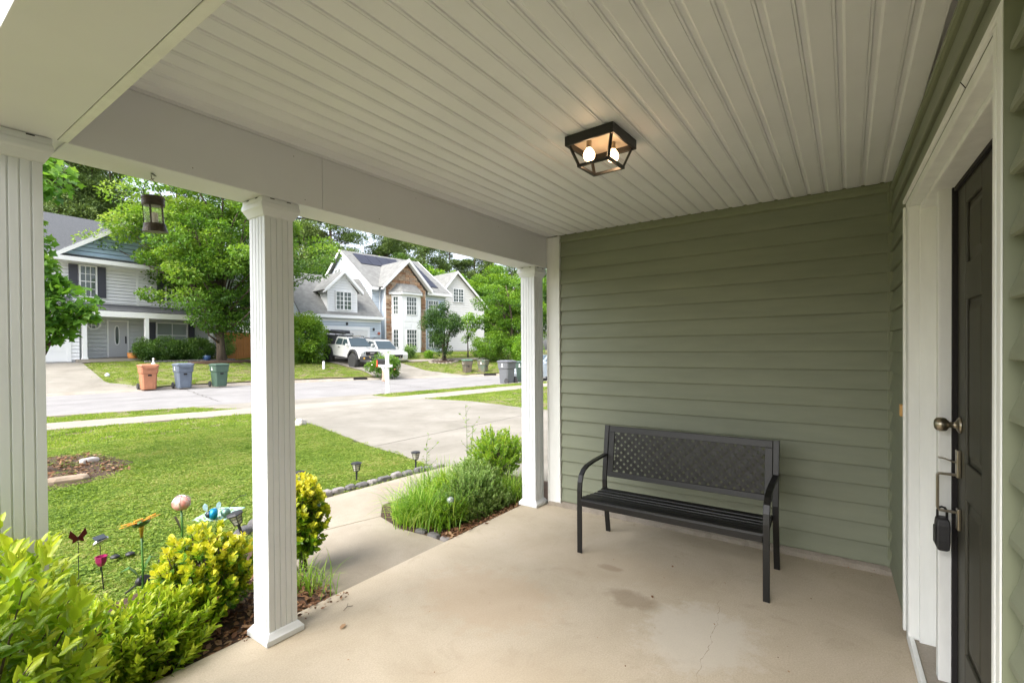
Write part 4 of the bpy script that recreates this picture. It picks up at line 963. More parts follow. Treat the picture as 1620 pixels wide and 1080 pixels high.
# garage wing
roofpoly(MH, [(-7.0, -.85, 3.98), (-.72, -.85, 3.98), (-.72, 2.65, 7.22), (-7.0, 2.65, 7.22)], M['roof'])
roofpoly(MH, [(-7.0, 6.3, 3.98), (-.72, 6.3, 3.98), (-.72, 2.65, 7.22), (-7.0, 2.65, 7.22)], M['roof'])
bar(MH, (-7.0, -.9, 3.98), (-.70, -.9, 3.98), .05, .2, M['hwhite'], 'gutter')
mb = MB(); mb.box(-7.0, -.72, -.85, -.5, 3.76, 3.79); mb.build('soffit', M['hwhite'], MH)
bar(MH, (-6.6, -.53, 3.76), (-.75, -.53, 3.76), .03, .2, M['hwhite'], 'frieze')
mb = MB(); mb.box(-6.3, -1.7, -.56, -.52, 2.98, 3.22); mb.box(-1.9, -1.7, -.56, -.52, .9, 2.98); mb.box(-6.3, -6.1, -.56, -.52, .9, 2.98); mb.build('garage_trim', M['hwhite'], MH)
g = MB()
for k in range(4): g.box(-6.1, -1.9, -.55, -.52, .9+k*.52, 1.40+k*.52)
g.build('garage_door', M['creamside'], MH)
mb = MB(); mb.box(-1.45, -1.35, -.66, -.53, 2.95, 3.15); mb.box(-3.6, -3.5, -.66, -.53, 3.3, 3.5); mb.build('house_lamp', M['flare'], MH)
mb = MB(); mb.lathe([(.03, 0), (.11, .03), (.11, .10), (.03, .13)], (-.98, -.56, 2.75), 12, Matrix.Rotation(R(90), 4, 'X')); mb.build('hose_reel', mat('hose_red', (.4, .12, .08), .6), MH)
# dormer
dm = clap(MB(), gable(-4.95, -2.72, 5.75, -3.83, 7.05), 4.2, 6.95, .19, -.52); dm.box(-4.93, -2.74, -.5, 1.8, 4.1, 5.8); dm.prism([(-4.93, -.5, 5.8), (-2.74, -.5, 5.8), (-3.83, -.5, 6.95)], (0, 2.8, 0)); dorm = dm.build('dormer', M['greyside'], MH)
for s in (-5.3, -2.36):
    roofpoly(dorm, [(s, -.85, 5.72), (-3.83, -.85, 7.15), (-3.83, 2.6, 7.15), (s, 1.1, 5.72)], M['roof'], .08)
    mb = MB(); mb.prism([(s, -.9, 5.75), (-3.83, -.9, 7.19), (-3.83, -.9, 6.98), (s, -.9, 5.52)], (0, .05, 0)); mb.build('rake_board', M['hwhite'], dorm)
    mb = MB(); mb.prism([(s, -.849, 5.58), (-3.83, -.849, 7.03), (-3.83, -.849, 7.0), (s, -.849, 5.55)], (0, .33, 0)); mb.build('rake_soffit', M['hwhite'], dorm)
for a in (-4.98, -2.81): bar(dorm, (a, -.56, 5.72), (a+.1, -.56, 5.72), .03, 1.5, M['hwhite'], 'corner_board')
bar(dorm, (-4.98, -.57, 4.32), (-2.71, -.57, 4.32), .04, .12, M['hwhite'], 'sill')
window(dorm, -4.35, -.55, 4.42, 1.12, 1.22, 4, 4, double=True, fw_=.06)
# attic window in the left gable
ow = window(MH, -.78, 6.6, 7.55, .95, .85, 4, 2, rz=R(-90), double=True)
window(MH, 4.62, .66, 4.45, 1.0, 1.25, 4, 4, double=True, fw_=.06); shutter(MH, 5.72, .68, 4.42, .3, 1.32, M['shutterblue'])
window(MH, 4.62, .66, 1.7, 1.0, 1.35, 4, 4, double=True, fw_=.06)
# solar panels on the front slope
def slope(a, t, off=.06):  # t 0 eave .. 1 ridge
    b = .30+5.05*t; z = 6.38+3.60*t; return (a, b-off*.58, z+off*.81)
def sol(a0, a1, t0, t1):
    mb = MB(); p = [slope(a0, t0), slope(a1, t0), slope(a1, t1), slope(a0, t1)]; mb.prism(p, (0, .02, -.03)); mb.build('solar_panel', M['solar'], MH)
for k in range(4): sol(-.05+k*1.08, .99+k*1.08, .64, .93)
for k in range(5): sol(5.05, 6.05, .16+k*.155, .31+k*.155)

# ---------------------------------------------------------------- right house
RH = thing('cream_gable_house', 'cream sided house with a steep gable and square upstairs window, partly behind trees at right', 'house', (36.75, 34.7, 0), R(-12))
lr_ = lambda z: ((0., 5.6) if z < 6.3 else ((0. + max(0, (z-7.6))*1.25*.0 + (max(0., z-7.6)/2.1)*1.75), 5.6-(z-6.3)/3.4*3.85))
mb = clap(MB(), lr_, 1.0, 9.6, .24, 0); mb.prism([(0, .01, .6), (5.6, .01, .6), (5.6, .01, 6.3), (1.75, .01, 9.65), (0, .01, 7.6)], (0, 9, 0)); mb.build('wall', M['creamside'], RH)
roofpoly(RH, [(-.3, -.35, 7.45), (1.75, -.35, 9.85), (1.75, 9.3, 9.85), (-.3, 9.3, 7.45)], M['roof'])
roofpoly(RH, [(6.0, -.35, 6.15), (1.75, -.35, 9.85), (1.75, 9.3, 9.85), (6.0, 9.3, 6.15)], M['roof'])
for (s, zz) in ((-.35, 7.4), (6.05, 6.1)):
    mb = MB(); mb.prism([(s, -.4, zz), (1.75, -.4, 9.88), (1.75, -.4, 9.6), (s, -.4, zz-.26)], (0, .05, 0)); mb.build('rake_board', M['hwhite'], RH)
window(RH, 1.35, -.03, 6.6, 1.3, 1.35, 4, 4, double=True); window(RH, 3.2, -.03, 3.9, 1.0, 1.3, 4, 4, double=True)

# ---------------------------------------------------------------- cedar fence
FN = thing('cedar_fence', 'orange cedar board fence beside the left house', 'fence', (14.0, 31.6, 0))
mb = MB(); mb.box(0, 3.0, .05, .09, 1.4, 1.5); mb.box(0, 3.0, .05, .09, 2.25, 2.35); mb.build('rail', M['fence'], FN)
pk = MB(); pk.prism([(0, 0, .98), (.145, 0, .98), (.145, 0, 2.62), (.11, 0, 2.68), (.035, 0, 2.68), (0, 0, 2.62)], (0, .022, 0)); p0_ = pk.build('picket', M['fence'], FN)
for k in range(1, 19): share(p0_, FN, (k*.157, rnd.uniform(-.004, .004), rnd.uniform(-.012, .012)))
# ================================================================ WHEELED BINS
def bin_(name_label, loc, rz, col, hgt=1.08, emblem=True, flap=True, lidcol=None, dirt=None, group='wheeled bins put out at the kerb', style=0):
    mt = mat('bin_plastic', col, .55, var=.12, vscale=6, bump=.04) if not dirt else mat('bin_plastic_dirty', col, .6, col2=dirt, vscale=3)
    ml = mat('bin_lid', lidcol, .55, var=.1) if lidcol else mt
    t = thing('wheeled_bin', name_label, 'wheelie bin', loc, rz, group); t.scale = (hgt/1.08,)*3
    b = MB()
    def ring(hx_, hy, z, yo=0, c=.05): return [(-hx_+c, -hy+yo, z), (hx_-c, -hy+yo, z), (hx_, -hy+c+yo, z), (hx_, hy-c+yo, z), (hx_-c, hy+yo, z), (-hx_+c, hy+yo, z), (-hx_, hy-c+yo, z), (-hx_, -hy+c+yo, z)]
    b.loft([ring(.225, .24, .02), ring(.235, .25, .10), ring(.262, .285, .66), ring(.262, .285, .665), ring(.288, .31, .69), ring(.30, .325, .94), ring(.312, .337, .945), ring(.312, .337, .975)])
    b.build('body', mt, t, bev=.006)
    l = MB(); l.loft([ring(.325, .352, .977), ring(.33, .358, .99), ring(.32, .345, 1.02), ring(.22, .24, 1.055, 0, .04)]); l.build('lid', ml, t, bev=.006)
    if flap:
        l = MB(); l.prism([(-.24, -.362, .985), (.24, -.362, .985), (.24, -.366, .95), (.13, -.37, .86), (-.13, -.37, .86), (-.24, -.366, .95)], (0, .022, 0)); l.build('lid_flap', ml, t, bev=.005)
        l = MB()
        for k in range(5 if style else 3): l.box(-.115+k*(.05 if style else .085), -.09+k*(.05 if style else .085)+(0 if style else .03), -.3765, -.371, .89, .945)
        l.build('rib', mt, t)
    g = MB(); g.box(-.07, .07, -.292, -.268, .53, .56); g.prism([(-.085, -.268, .50), (.085, -.268, .50), (.10, -.262, .06), (-.10, -.262, .06)], (0, .03, 0)); g.build('grab_bar', mt, t, bev=.005)
    g = MB(); g.box(-.065, .065, -.2835, -.27, .562, .64); g.build('recess_shade', M['gap'], t)  # near-black panel painted as the shade inside the hand grip
    hnd = MB(); hnd.tube([(-.24, .35, .96), (-.24, .40, .985), (.24, .40, .985), (.24, .35, .96)], .014, 8); hnd.build('handle', mt, t)
    for s in (-1, 1):
        wv = MB(); wv.lathe([(.02, -.03), (.11, -.032), (.135, -.02), (.135, .02), (.11, .032), (.02, .03)], (s*.29, .27, .135), 18, Matrix.Rotation(R(90), 4, 'Y')); wh = wv.build('wheel', M['tyre'], t)
        wv = MB(); wv.lathe([(.01, -.036), (.055, -.036), (.055, .036), (.01, .036)], (s*.29, .27, .135), 12, Matrix.Rotation(R(90), 4, 'Y')); wv.build('hub', M['flare'], wh)
    if emblem:
        e = MB()
        for s in (-1, 1):
            x = s*.3035
            def pl(pts, w=.0015):
                e.prism([(x+s*((z-.84)*.045), y, z) for y, z in pts], (s*w, 0, 0))
            pl([(.028*math.cos(q), .885+.028*math.sin(q)) for q in [2*math.pi*i/12 for i in range(12)]]); pl([(-.022, .853), (.022, .853), (.026, .80), (.075, .755), (-.075, .755), (-.026, .80)])
        e.build('emblem', M['hwhite'], t)
    return t
Zr = -.125
bin_('terracotta brown wheeled bin, leftmost of the three across the street', (7.45, 23.55, -.09), R(-6), (.40, .165, .085), 1.08, False)
bin_('slate blue-grey wheeled bin in the middle of three across the street', (8.55, 23.1, -.09), R(-4), (.115, .14, .18), 1.10, True, style=1)
bin_('dark green wheeled bin near the tree, rightmost of three across the street', (9.8, 22.7, -.09), R(-2), (.055, .10, .07), 1.05, True, False)
bin_('worn olive-brown wheeled bin beyond the driveway, left of a far pair', (22.3, 19.05, -.10), R(-30), (.085, .085, .07), .99, True, False, (.07, .16, .10), (.13, .095, .06))
bin_('worn dark green wheeled bin beside the olive-brown one by the far kerb', (22.98, 18.35, -.10), R(10), (.05, .10, .07), .97, True, False, None, (.15, .11, .07))
bin_('charcoal grey wheeled bin on the near kerb, seen just left of the end column', (17.65, 12.72, -.10), R(172), (.12, .125, .135), 1.10, True, True)
bin_('dark green wheeled bin half hidden behind the end column', (18.85, 12.62, -.10), R(176), (.05, .085, .065), 1.04, True, False)

# ================================================================ VEHICLES (local: +x forward, +y left)
def wheel(parent, x, y, r, wd, rimc=None):
    RX = Matrix.Rotation(R(90), 4, 'X')
    m_ = MB(); m_.lathe([(r*.58, -wd/2), (r*.93, -wd/2), (r, -wd*.3), (r, wd*.3), (r*.93, wd/2), (r*.58, wd/2)], (x, y, r), 28, RX); o = m_.build('wheel', M['tyre'], parent, auto=40)
    m_ = MB(); m_.lathe([(r*.57, -wd*.42), (r*.5, -wd*.3), (r*.2, -wd*.34), (.02, -wd*.36), (.02, wd*.36), (r*.2, wd*.34), (r*.5, wd*.3), (r*.57, wd*.42)], (x, y, r), 20, RX); m_.build('rim', rimc or M['rim'], o)
    m_ = MB()
    for k in range(6):
        a = math.pi*2*k/6; c, s = math.cos(a), math.sin(a); sgn = 1 if y > 0 else -1
        m_.prism([(x+c*r*.12-s*.03, y+sgn*wd*.37, r+s*r*.12+c*.03), (x+c*r*.52-s*.02, y+sgn*wd*.4, r+s*r*.52+c*.02), (x+c*r*.52+s*.02, y+sgn*wd*.4, r+s*r*.52-c*.02), (x+c*r*.12+s*.03, y+sgn*wd*.37, r+s*r*.12-c*.03)], (0, sgn*.012, 0))
    m_.build('spoke', M['chrome'] if rimc else M['rim'], o)
    return o
def car_body(parent, prof, half, mt, cuts, tumble=.0, name='body'):
    """prof: closed side outline [(x,z)]; half: fn(x,z)->half width. Wheel openings are cut in the outline by the caller"""
    ys = [-1, -.96, .96, 1]; secs = []
    mb = MB(); n = len(prof)
    for s in ys:
        k = .965 if abs(s) == 1 else 1.
        cx = sum(p[0] for p in prof)/n; cz = sum(p[1] for p in prof)/n
        secs.append([(cx+(x-cx)*(k if abs(s) == 1 else 1)*1, s*half(x, z), cz+(z-cz)*(.97 if abs(s) == 1 else 1)) for x, z in prof])
    mb.loft(secs); return mb.build(name, mt, parent, bev=.02, seg=2, auto=35)
def arch(cx, r, n=9, z=.0): return [(cx+r*math.cos(a), z+r*math.sin(a)) for a in [math.pi - math.pi*i/(n-1) for i in range(n)]]
def green(parent, secs, mt, name): mb = MB(); mb.loft(secs); return mb.build(name, mt, parent, bev=.02, auto=35)
# pickup
TK = thing('pickup_truck', 'lifted white pickup truck with black canopy, roof rack and fender flares on the driveway', 'pickup truck', (19.12, 26.0, .50), 0)
TK.rotation_euler = (0, R(5.2), R(-95.5)); TK.scale = (.93, .93, .93)
WB = 3.15; r = .485; LZ = .13; fx, bx = WB/2, -WB/2
hw = lambda x, z: .88 - max(0, abs(x)-2.1)*.12 - max(0, z-1.0)*.16
body = [(-2.62, .62)] + [(-2.62, .66), (bx-.58, .60)] + arch(bx, .56, 9, .52) + [(bx+.58, .52), (fx-.58, .52)] + arch(fx, .56, 9, .52) + [(2.28, .60), (2.34, .72), (2.36, .98), (2.28, 1.10), (1.5, 1.20), (1.02, 1.24), (.98, 1.26), (-1.0, 1.24), (-2.6, 1.24), (-2.64, .9)]
car_body(TK, body, hw, M['paint'], None)
green(TK, [[(-.98, s*.82, 1.2), (1.05, s*.82, 1.2), (.42, s*.68, 1.78), (.25, s*.66, 1.82), (-.78, s*.66, 1.82), (-.92, s*.68, 1.76)] for s in (-1, 1)], M['paint'], 'cab')
gm = MB()
for s in (-1, 1):
    def sp(x, z): return (x, s*(.825-(z-1.24)*.255+.004), z)
    gm.prism([sp(.82, 1.30), sp(.44, 1.70), sp(.05, 1.70), sp(.05, 1.30)], (0, s*.006, 0)); gm.prism([sp(-.03, 1.30), sp(-.03, 1.70), sp(-.68, 1.70), sp(-.82, 1.30)], (0, s*.006, 0))
gm.build('side_window', M['carglass'], TK)
gm = MB(); gm.prism([(1.02, -.74, 1.27), (1.02, .74, 1.27), (.46, .62, 1.77), (.46, -.62, 1.77)], (.02, 0, .02)); gm.build('windshield', M['carglass'], TK)
cp = MB(); cp.loft([[(-2.6, s*.84, 1.25), (-1.0, s*.84, 1.25), (-1.02, s*.70, 1.84), (-2.5, s*.70, 1.84)] for s in (-1, 1)]); cp.build('canopy', M['flare'], TK, bev=.02)
for (cx) in (fx, bx):
    for s in (-1, 1):
        f = MB(); pts = arch(cx, .575, 11, .50); f.strip([(x, s*.90, z) for x, z in pts], (0, 1, 0), .12, .11); f.build('fender_flare', M['flare'], TK)
        wheel(TK, cx, s*.82, r, .34)
b = MB(); b.loft([[(2.30, s*.86, .50), (2.52, s*.62, .50), (2.54, s*.60, .74), (2.34, s*.88, .74)] for s in (-1, 1)]); b.build('bumper', M['flare'], TK, bev=.02)
b = MB(); b.prism([(2.365, -.42, .80), (2.365, .42, .80), (2.35, .50, 1.04), (2.35, -.50, 1.04)], (.03, 0, 0)); b.build('grille', M['gap'], TK)
b = MB(); b.box(2.385, 2.40, -.16, .16, .90, .96); b.build('badge_bar', M['chrome'], TK)
for s in (-1, 1):
    b = MB(); b.prism([(2.36, s*.54, .90), (2.22, s*.86, .94), (2.20, s*.86, 1.06), (2.34, s*.54, 1.02)], (.03, 0, 0)); b.build('headlight', M['carglass'], TK)
    b = MB(); b.lathe([(.06, 0), (.06, .03), (.01, .035)], (2.50, s*.64, .62), 12, Matrix.Rotation(R(90), 4, 'Y')); b.build('fog_light', M['amber'], TK)
    b = MB(); b.loft([[(.86, s*.86, 1.26), (.98, s*.86, 1.26), (.98, s*.86, 1.42), (.86, s*.86, 1.42)], [(.84, s*1.06, 1.28), (.94, s*1.06, 1.28), (.94, s*1.06, 1.46), (.84, s*1.06, 1.46)]]); b.build('mirror', M['paint'], TK, bev=.02)
    b = MB(); b.box(-.35, -.15, s*.895, s*.905, 1.12, 1.16) if s > 0 else b.box(-.35, -.15, -.905, -.895, 1.12, 1.16); b.build('door_handle', M['flare'], TK)
    b = MB(); b.box(-1.0, 1.0, min(s*.84, s*.95), max(s*.84, s*.95), .44, .50); b.build('side_step', M['flare'], TK)
b = MB()
for s in (-1, 1): b.tube([(.35, s*.6, 1.82), (.35, s*.6, 1.90), (-.75, s*.6, 1.90), (-.75, s*.6, 1.82)], .025, 6); b.tube([(-1.1, s*.66, 1.84), (-1.1, s*.66, 2.0), (-2.45, s*.66, 2.0), (-2.45, s*.66, 1.84)], .025, 6)
for x in (.3, 0, -.3, -.7): b.tube([(x, -.6, 1.90), (x, .6, 1.90)], .022, 6)
for x in (-1.2, -1.8, -2.4): b.tube([(x, -.66, 2.0), (x, .66, 2.0)], .022, 6)
b.build('roof_rack', M['flare'], TK)
b = MB(); b.box(-2.5, .0, -.72, -.52, 2.0, 2.15); b.build('rolled_awning', M['blackplastic'], TK, bev=.04)
b = MB(); b.box(-2.3, -1.2, -.45, .5, 2.02, 2.20); b.build('cargo_bag', M['flare'], TK, bev=.05)
b = MB(); b.box(.1, .5, -.3, .3, 1.91, 1.98); b.build('light_bar', M['chrome'], TK, bev=.01)
for ch in [q for q in C.objects if q.parent == TK and not q.name.startswith('wheel')]: ch.location.z += .14
# suv
SV = thing('parked_suv', 'white sport utility vehicle with roof rails parked beside the lifted pickup', 'suv', (21.75, 26.6, .56), 0); SV.rotation_euler = (0, R(5.2), R(-97)); SV.scale = (.95,)*3
fx, bx, r = 1.4, -1.4, .38
hw2 = lambda x, z: .92 - max(0, abs(x)-2.0)*.16 - max(0, z-1.0)*.1
body = [(-2.35, .45), (bx-.48, .38)] + arch(bx, .44, 9, .42) + [(bx+.46, .36), (fx-.46, .36)] + arch(fx, .44, 9, .42) + [(2.2, .38), (2.34, .5), (2.36, .85), (2.26, 1.0), (1.2, 1.12), (.9, 1.14), (-2.3, 1.12), (-2.42, .8)]
car_body(SV, body, hw2, M['paint'], None)
green(SV, [[(-2.35, s*.84, 1.08), (1.1, s*.84, 1.08), (.35, s*.68, 1.66), (.1, s*.66, 1.72), (-1.9, s*.66, 1.70), (-2.2, s*.7, 1.6)] for s in (-1, 1)], M['paint'], 'cabin')
gm = MB()
for s in (-1, 1):
    def sp(x, z): return (x, s*(.842-(z-1.08)*.275+.004), z)
    gm.prism([sp(.85, 1.16), sp(.32, 1.58), sp(-.3, 1.6), sp(-.3, 1.16)], (0, s*.006, 0)); gm.prism([sp(-.38, 1.16), sp(-.38, 1.6), sp(-1.3, 1.6), sp(-1.3, 1.16)], (0, s*.006, 0)); gm.prism([sp(-1.38, 1.16), sp(-1.38, 1.6), sp(-1.95, 1.57), sp(-2.1, 1.2)], (0, s*.006, 0))
gm.build('side_window', M['carglass'], SV)
gm = MB(); gm.prism([(1.05, -.74, 1.14), (1.05, .74, 1.14), (.38, .61, 1.64), (.38, -.61, 1.64)], (.02, 0, .02)); gm.build('windshield', M['carglass'], SV)
for cx in (fx, bx):
    for s in (-1, 1): wheel(SV, cx, s*.80, r, .24, M['chrome'])
b = MB(); b.prism([(2.36, -.36, .62), (2.36, .36, .62), (2.33, .42, .86), (2.33, -.42, .86)], (.03, 0, 0)); b.build('grille', M['gap'], SV)
for s in (-1, 1):
    b = MB(); b.prism([(2.34, s*.5, .74), (2.18, s*.86, .78), (2.16, s*.86, .92), (2.32, s*.5, .86)], (.03, 0, 0)); b.build('headlight', M['carglass'], SV)
    b = MB(); b.tube([(.1, s*.62, 1.70), (.05, s*.62, 1.78), (-1.7, s*.62, 1.78), (-1.8, s*.62, 1.70)], .022, 6); b.build('roof_rail', M['flare'], SV)
    b = MB(); b.box(.85, .97, min(s*.86, s*1.02), max(s*.86, s*1.02), 1.14, 1.28); b.build('mirror', M['paint'], SV, bev=.02)
b = MB(); b.tube([(-.2, -.62, 1.78), (-.2, .62, 1.78)], .02, 6); b.tube([(-1.2, -.62, 1.78), (-1.2, .62, 1.78)], .02, 6); b.build('cross_bar', M['flare'], SV)
# saloon behind the near bins
CR = thing('parked_car', 'silver-blue saloon car parked at the kerb behind the end column', 'car', (21.3, 13.0, -.125), 0); CR.rotation_euler = (0, 0, R(170)); CR.scale = (.94,)*3
fx, bx, r = 1.35, -1.3, .33
hw3 = lambda x, z: .88 - max(0, abs(x)-1.9)*.16 - max(0, z-.7)*.15
body = [(-2.2, .35), (bx-.42, .28)] + arch(bx, .38, 9, .34) + [(bx+.4, .22), (fx-.4, .22)] + arch(fx, .38, 9, .34) + [(2.1, .25), (2.25, .4), (2.26, .62), (2.1, .76), (1.0, .90), (-1.6, .93), (-2.2, .88), (-2.28, .6)]
car_body(CR, body, hw3, M['paint2'], None)
green(CR, [[(-1.75, s*.78, .88), (1.15, s*.78, .86), (.30, s*.6, 1.34), (0, s*.58, 1.38), (-.75, s*.58, 1.37), (-1.1, s*.6, 1.30)] for s in (-1, 1)], M['paint2'], 'cabin')
gm = MB()
for s in (-1, 1):
    def sp(x, z): return (x, s*(.782-(z-.88)*.38+.004), z)
    gm.prism([sp(.85, .94), sp(.25, 1.28), sp(-.25, 1.3), sp(-.25, .94)], (0, s*.006, 0)); gm.prism([sp(-.32, .94), sp(-.32, 1.3), sp(-.9, 1.27), sp(-1.35, .95)], (0, s*.006, 0))
gm.build('side_window', M['carglass'], CR)
gm = MB(); gm.prism([(1.08, -.68, .91), (1.08, .68, .91), (.32, .54, 1.33), (.32, -.54, 1.33)], (.02, 0, .02)); gm.build('windshield', M['carglass'], CR)
for cx in (fx, bx):
    for s in (-1, 1): wheel(CR, cx, s*.76, r, .2, M['chrome'])
for s in (-1, 1):
    b = MB(); b.prism([(2.25, s*.5, .56), (2.1, s*.82, .6), (2.08, s*.82, .72), (2.2, s*.5, .68)], (.03, 0, 0)); b.build('headlight', M['hwhite'], CR)
    b = MB(); b.box(.75, .87, min(s*.82, s*.98), max(s*.82, s*.98), .92, 1.04); b.build('mirror', M['paint2'], CR, bev=.02)

# ================================================================ MAILBOX
mx = thing('mailbox', 'black mailbox on a white wooden post with a cross arm at the near kerb', 'mailbox', (11.39, 13.47, -.09), R(-8))
b = MB(); b.loft([[(-q, -q, z), (q, -q, z), (q, q, z), (-q, q, z)] for q, z in ((.05, 0), (.05, 1.34))]); b.loft([[(-.055, -.055, 1.3401), (.055, -.055, 1.3401), (.055, .055, 1.3401), (-.055, .055, 1.3401)], [(-.055, -.02, 1.42), (.055, -.02, 1.42), (.055, .02, 1.42), (-.055, .02, 1.42)]]); b.build('post', M['hwhite'], mx, bev=.004)
b = MB(); b.box(-.0545, .0545, .0551, .50, .95, 1.04); b.box(-.0545, .0545, -.26, -.0551, .95, 1.04); b.build('arm', M['hwhite'], mx, bev=.004)
b = MB(); b.prism([(-.03, .0551, .66), (-.03, .0551, .76), (-.03, .26, .949), (-.03, .36, .949)], (.06, 0, 0)); b.build('brace', M['hwhite'], mx)
pts = [(-.085, 1.042), (.085, 1.042), (.085, 1.16)] + [(.085*math.cos(a), 1.16+.085*math.sin(a)) for a in [math.pi*i/8 for i in range(1, 8)]] + [(-.085, 1.16)]
b = MB(); b.prism([(x, .062, z) for x, z in pts], (0, .50, 0)); b.build('box', M['black'], mx, bev=.004)
b = MB(); b.box(.088, .094, .36, .50, 1.07, 1.12); b.box(.088, .094, .46, .50, 1.12, 1.22); b.build('flag', M['red'], mx)
b = MB(); b.box(-.0935, -.088, .50, .56, .95, 1.19); b.build('sticker', M['red'], mx)
gf = thing('garden_flag', 'small faded pink garden flag hanging below the mailbox arm', 'flag', (11.39, 13.47, 0), R(-8))
b = MB(); vs = []
for i in range(9):
    for j in range(9): vs.append((.005+.012*math.sin(i*.9+j*.3), .10+.27*i/8, .76-.42*j/8))
b.add(vs, [(i*9+j, (i+1)*9+j, (i+1)*9+j+1, i*9+j+1) for i in range(8) for j in range(8)]); o = b.build('cloth', mat('flag_cloth', (.46, .34, .27), .8, col2=(.40, .20, .14), vscale=9), gf, smooth=True)
sm = o.modifiers.new('th', 'SOLIDIFY'); sm.thickness = .002
b = MB(); b.tube([(.005, .085, .765), (.005, .39, .765)], .005, 6); b.tube([(.005, .24, .765), (.005, .24, .87)], .004, 5); b.build('rod', M['black'], gf)

# ================================================================ small things across the street
p = thing('terracotta_pot', 'orange terracotta flower pot on the step beside the pale front door', 'flower pot', (9.36, 31.78, 1.12))
b = MB(); b.lathe([(.14, 0), (.20, .02), (.23, .16), (.22, .26), (.235, .27), (.235, .31), (.20, .31), (.19, .27), (.02, .26)], n=22); b.build('pot', M['terra'], p, smooth=False)
p = thing('utility_marker', 'short white utility marker post on the lawn left of the pickup', 'marker post', (16.45, 25.0, .36)); b = MB(); b.lathe([(.07, 0), (.07, .42), (.06, .47), (.03, .49)], n=14); b.build('post', M['hwhite'], p, auto=30)
p = thing('white_ball', 'small white ball lying on the left lawn across the street', 'ball', (6.98, 26.82, .45)); b = MB(); b.lathe([(.01, -.09)]+[(.09*math.cos(a), .09*math.sin(a)) for a in np.linspace(-1.4, 1.4, 10)]+[(.01, .09)], n=16); b.build('ball', M['hwhite'], p, smooth=True)
p = thing('lawn_goose', 'small white goose ornament on the lawn behind the brown bin', 'ornament', (9.6, 29.6, .60)); b = MB(); b.lathe([(.01, .05), (.10, .10), (.13, .18), (.10, .27), (.04, .33), (.03, .44), (.05, .48), (.04, .53), (.01, .55)], n=14, sx=1, sy=.8); b.build('body', M['hwhite'], p, smooth=True)
b = MB(); b.tube([(.03, 0, .5), (.10, 0, .49)], [.02, .006], 6); b.build('beak', M['terra'], p)
p = thing('blue_planter', 'dark blue glazed planter beside the maple trunk', 'planter', (12.55, 30.6, .92)); b = MB(); b.lathe([(.14, 0), (.20, .1), (.21, .28), (.19, .32), (.16, .30), (.02, .28)], n=18); b.build('pot', mat('blue_glaze', (.03, .07, .16), .25), p, auto=40)
eb = MB()
for k in range(26):
    x = 9.6+.2*k; y = 30.75-.02*k+rnd.uniform(-.04, .04); z = h(x, y); eb.box(x, x+.19, y, y+.16, z-.02, z+.10+rnd.uniform(-.01, .02))
bb = thing('bed_edging', 'low brown stone edging round the bed in front of the round hedges', 'edging', (0, 0, 0)); o = eb.build('stone', M['rock'], bb, bev=.02); o['kind'] = 'stuff'
rg = MB()
for k in range(22):
    a = 2*math.pi*k/22; x, y = 24.16+1.0*math.cos(a), 22.74+.8*math.sin(a); z = h(x, y); rg.box(x-.12, x+.12, y-.08, y+.08, z-.05, z+.10)
bb = thing('tree_ring', 'pale stone ring round the dark bushy tree across the street', 'edging', (0, 0, 0)); o = rg.build('stone', M['kerb'], bb, bev=.02); o['kind'] = 'stuff'
mm_ = MB(); mm_.lathe([(1.0, -.2), (.98, .06), (.5, .10), (.05, .12)], (24.16, 22.74, .63), 24, None, 1, .8); o = mm_.build('mulch_bed', M['mulch']); o['kind'] = 'structure'
mm_ = MB(); mm_.lathe([(1.6, -.25), (1.5, .04), (.8, .08), (.05, .10)], (13.32, 30.0, .86), 24, None, 1.3, .6); o = mm_.build('mulch_bed', M['mulch']); o['kind'] = 'structure'

# ================================================================ GARDEN THINGS
# stone edging between lawn and walk
def stone(parent, x, y, z, l, w_, hh, rz, mt, seed):
    rr = random.Random(seed); mb = MB(); vs = []
    for zz, q in ((-.03, .95), (hh*.45, 1.), (hh*.85, .9), (hh, .66)):
        ring = []
        for k in range(8):
            a = 2*math.pi*(k+.5)/8; cx = math.copysign(abs(math.cos(a))**.55, math.cos(a))*l/2; cy = math.copysign(abs(math.sin(a))**.55, math.sin(a))*w_/2
            ring.append((cx*q*rr.uniform(.88, 1.08), cy*q*rr.uniform(.85, 1.1), zz*rr.uniform(.9, 1.1)))
        vs.append(ring)
    mb.loft(vs); o = mb.build('stone', mt, parent, bev=.006); o.location = (x, y, z); o.rotation_euler = (rr.uniform(-.1, .1), rr.uniform(-.08, .08), rz); return o
lightrock = mat('edging_rock_pale', (.30, .275, .26), .85, col2=(.17, .155, .15), vscale=9, bump=.6, bscale=30)
ed = thing('stone_edging', 'row of dark and pale rough stones edging the lawn along the front walk', 'edging', (0, 0, 0))
pathp = [(1.75, 3.95), (2.05, 4.16), (2.34, 4.30), (2.72, 4.40), (3.1, 4.44), (3.55, 4.40), (3.95, 4.38), (4.35, 4.30), (4.55, 4.26)]
dist = [0]
for i in range(len(pathp)-1): dist.append(dist[-1]+math.dist(pathp[i], pathp[i+1]))
q = 0; k = 0
while q < dist[-1]-.05:
    l_ = rnd.uniform(.11, .22); c_ = q+l_/2
    x = np.interp(c_, dist, [p[0] for p in pathp]); y = np.interp(c_, dist, [p[1] for p in pathp]); x2 = np.interp(c_+.05, dist, [p[0] for p in pathp]); y2 = np.interp(c_+.05, dist, [p[1] for p in pathp])
    stone(ed, float(x), float(y), -.06, l_, rnd.uniform(.09, .12), rnd.uniform(.05, .07), math.atan2(y2-y, x2-x), M['rock'] if rnd.random() < .62 else lightrock, 40+k); q += l_+.008; k += 1
ed2 = thing('stone_edging', 'three low stones at the corner of the planted bed beside the porch slab', 'edging', (0, 0, 0))
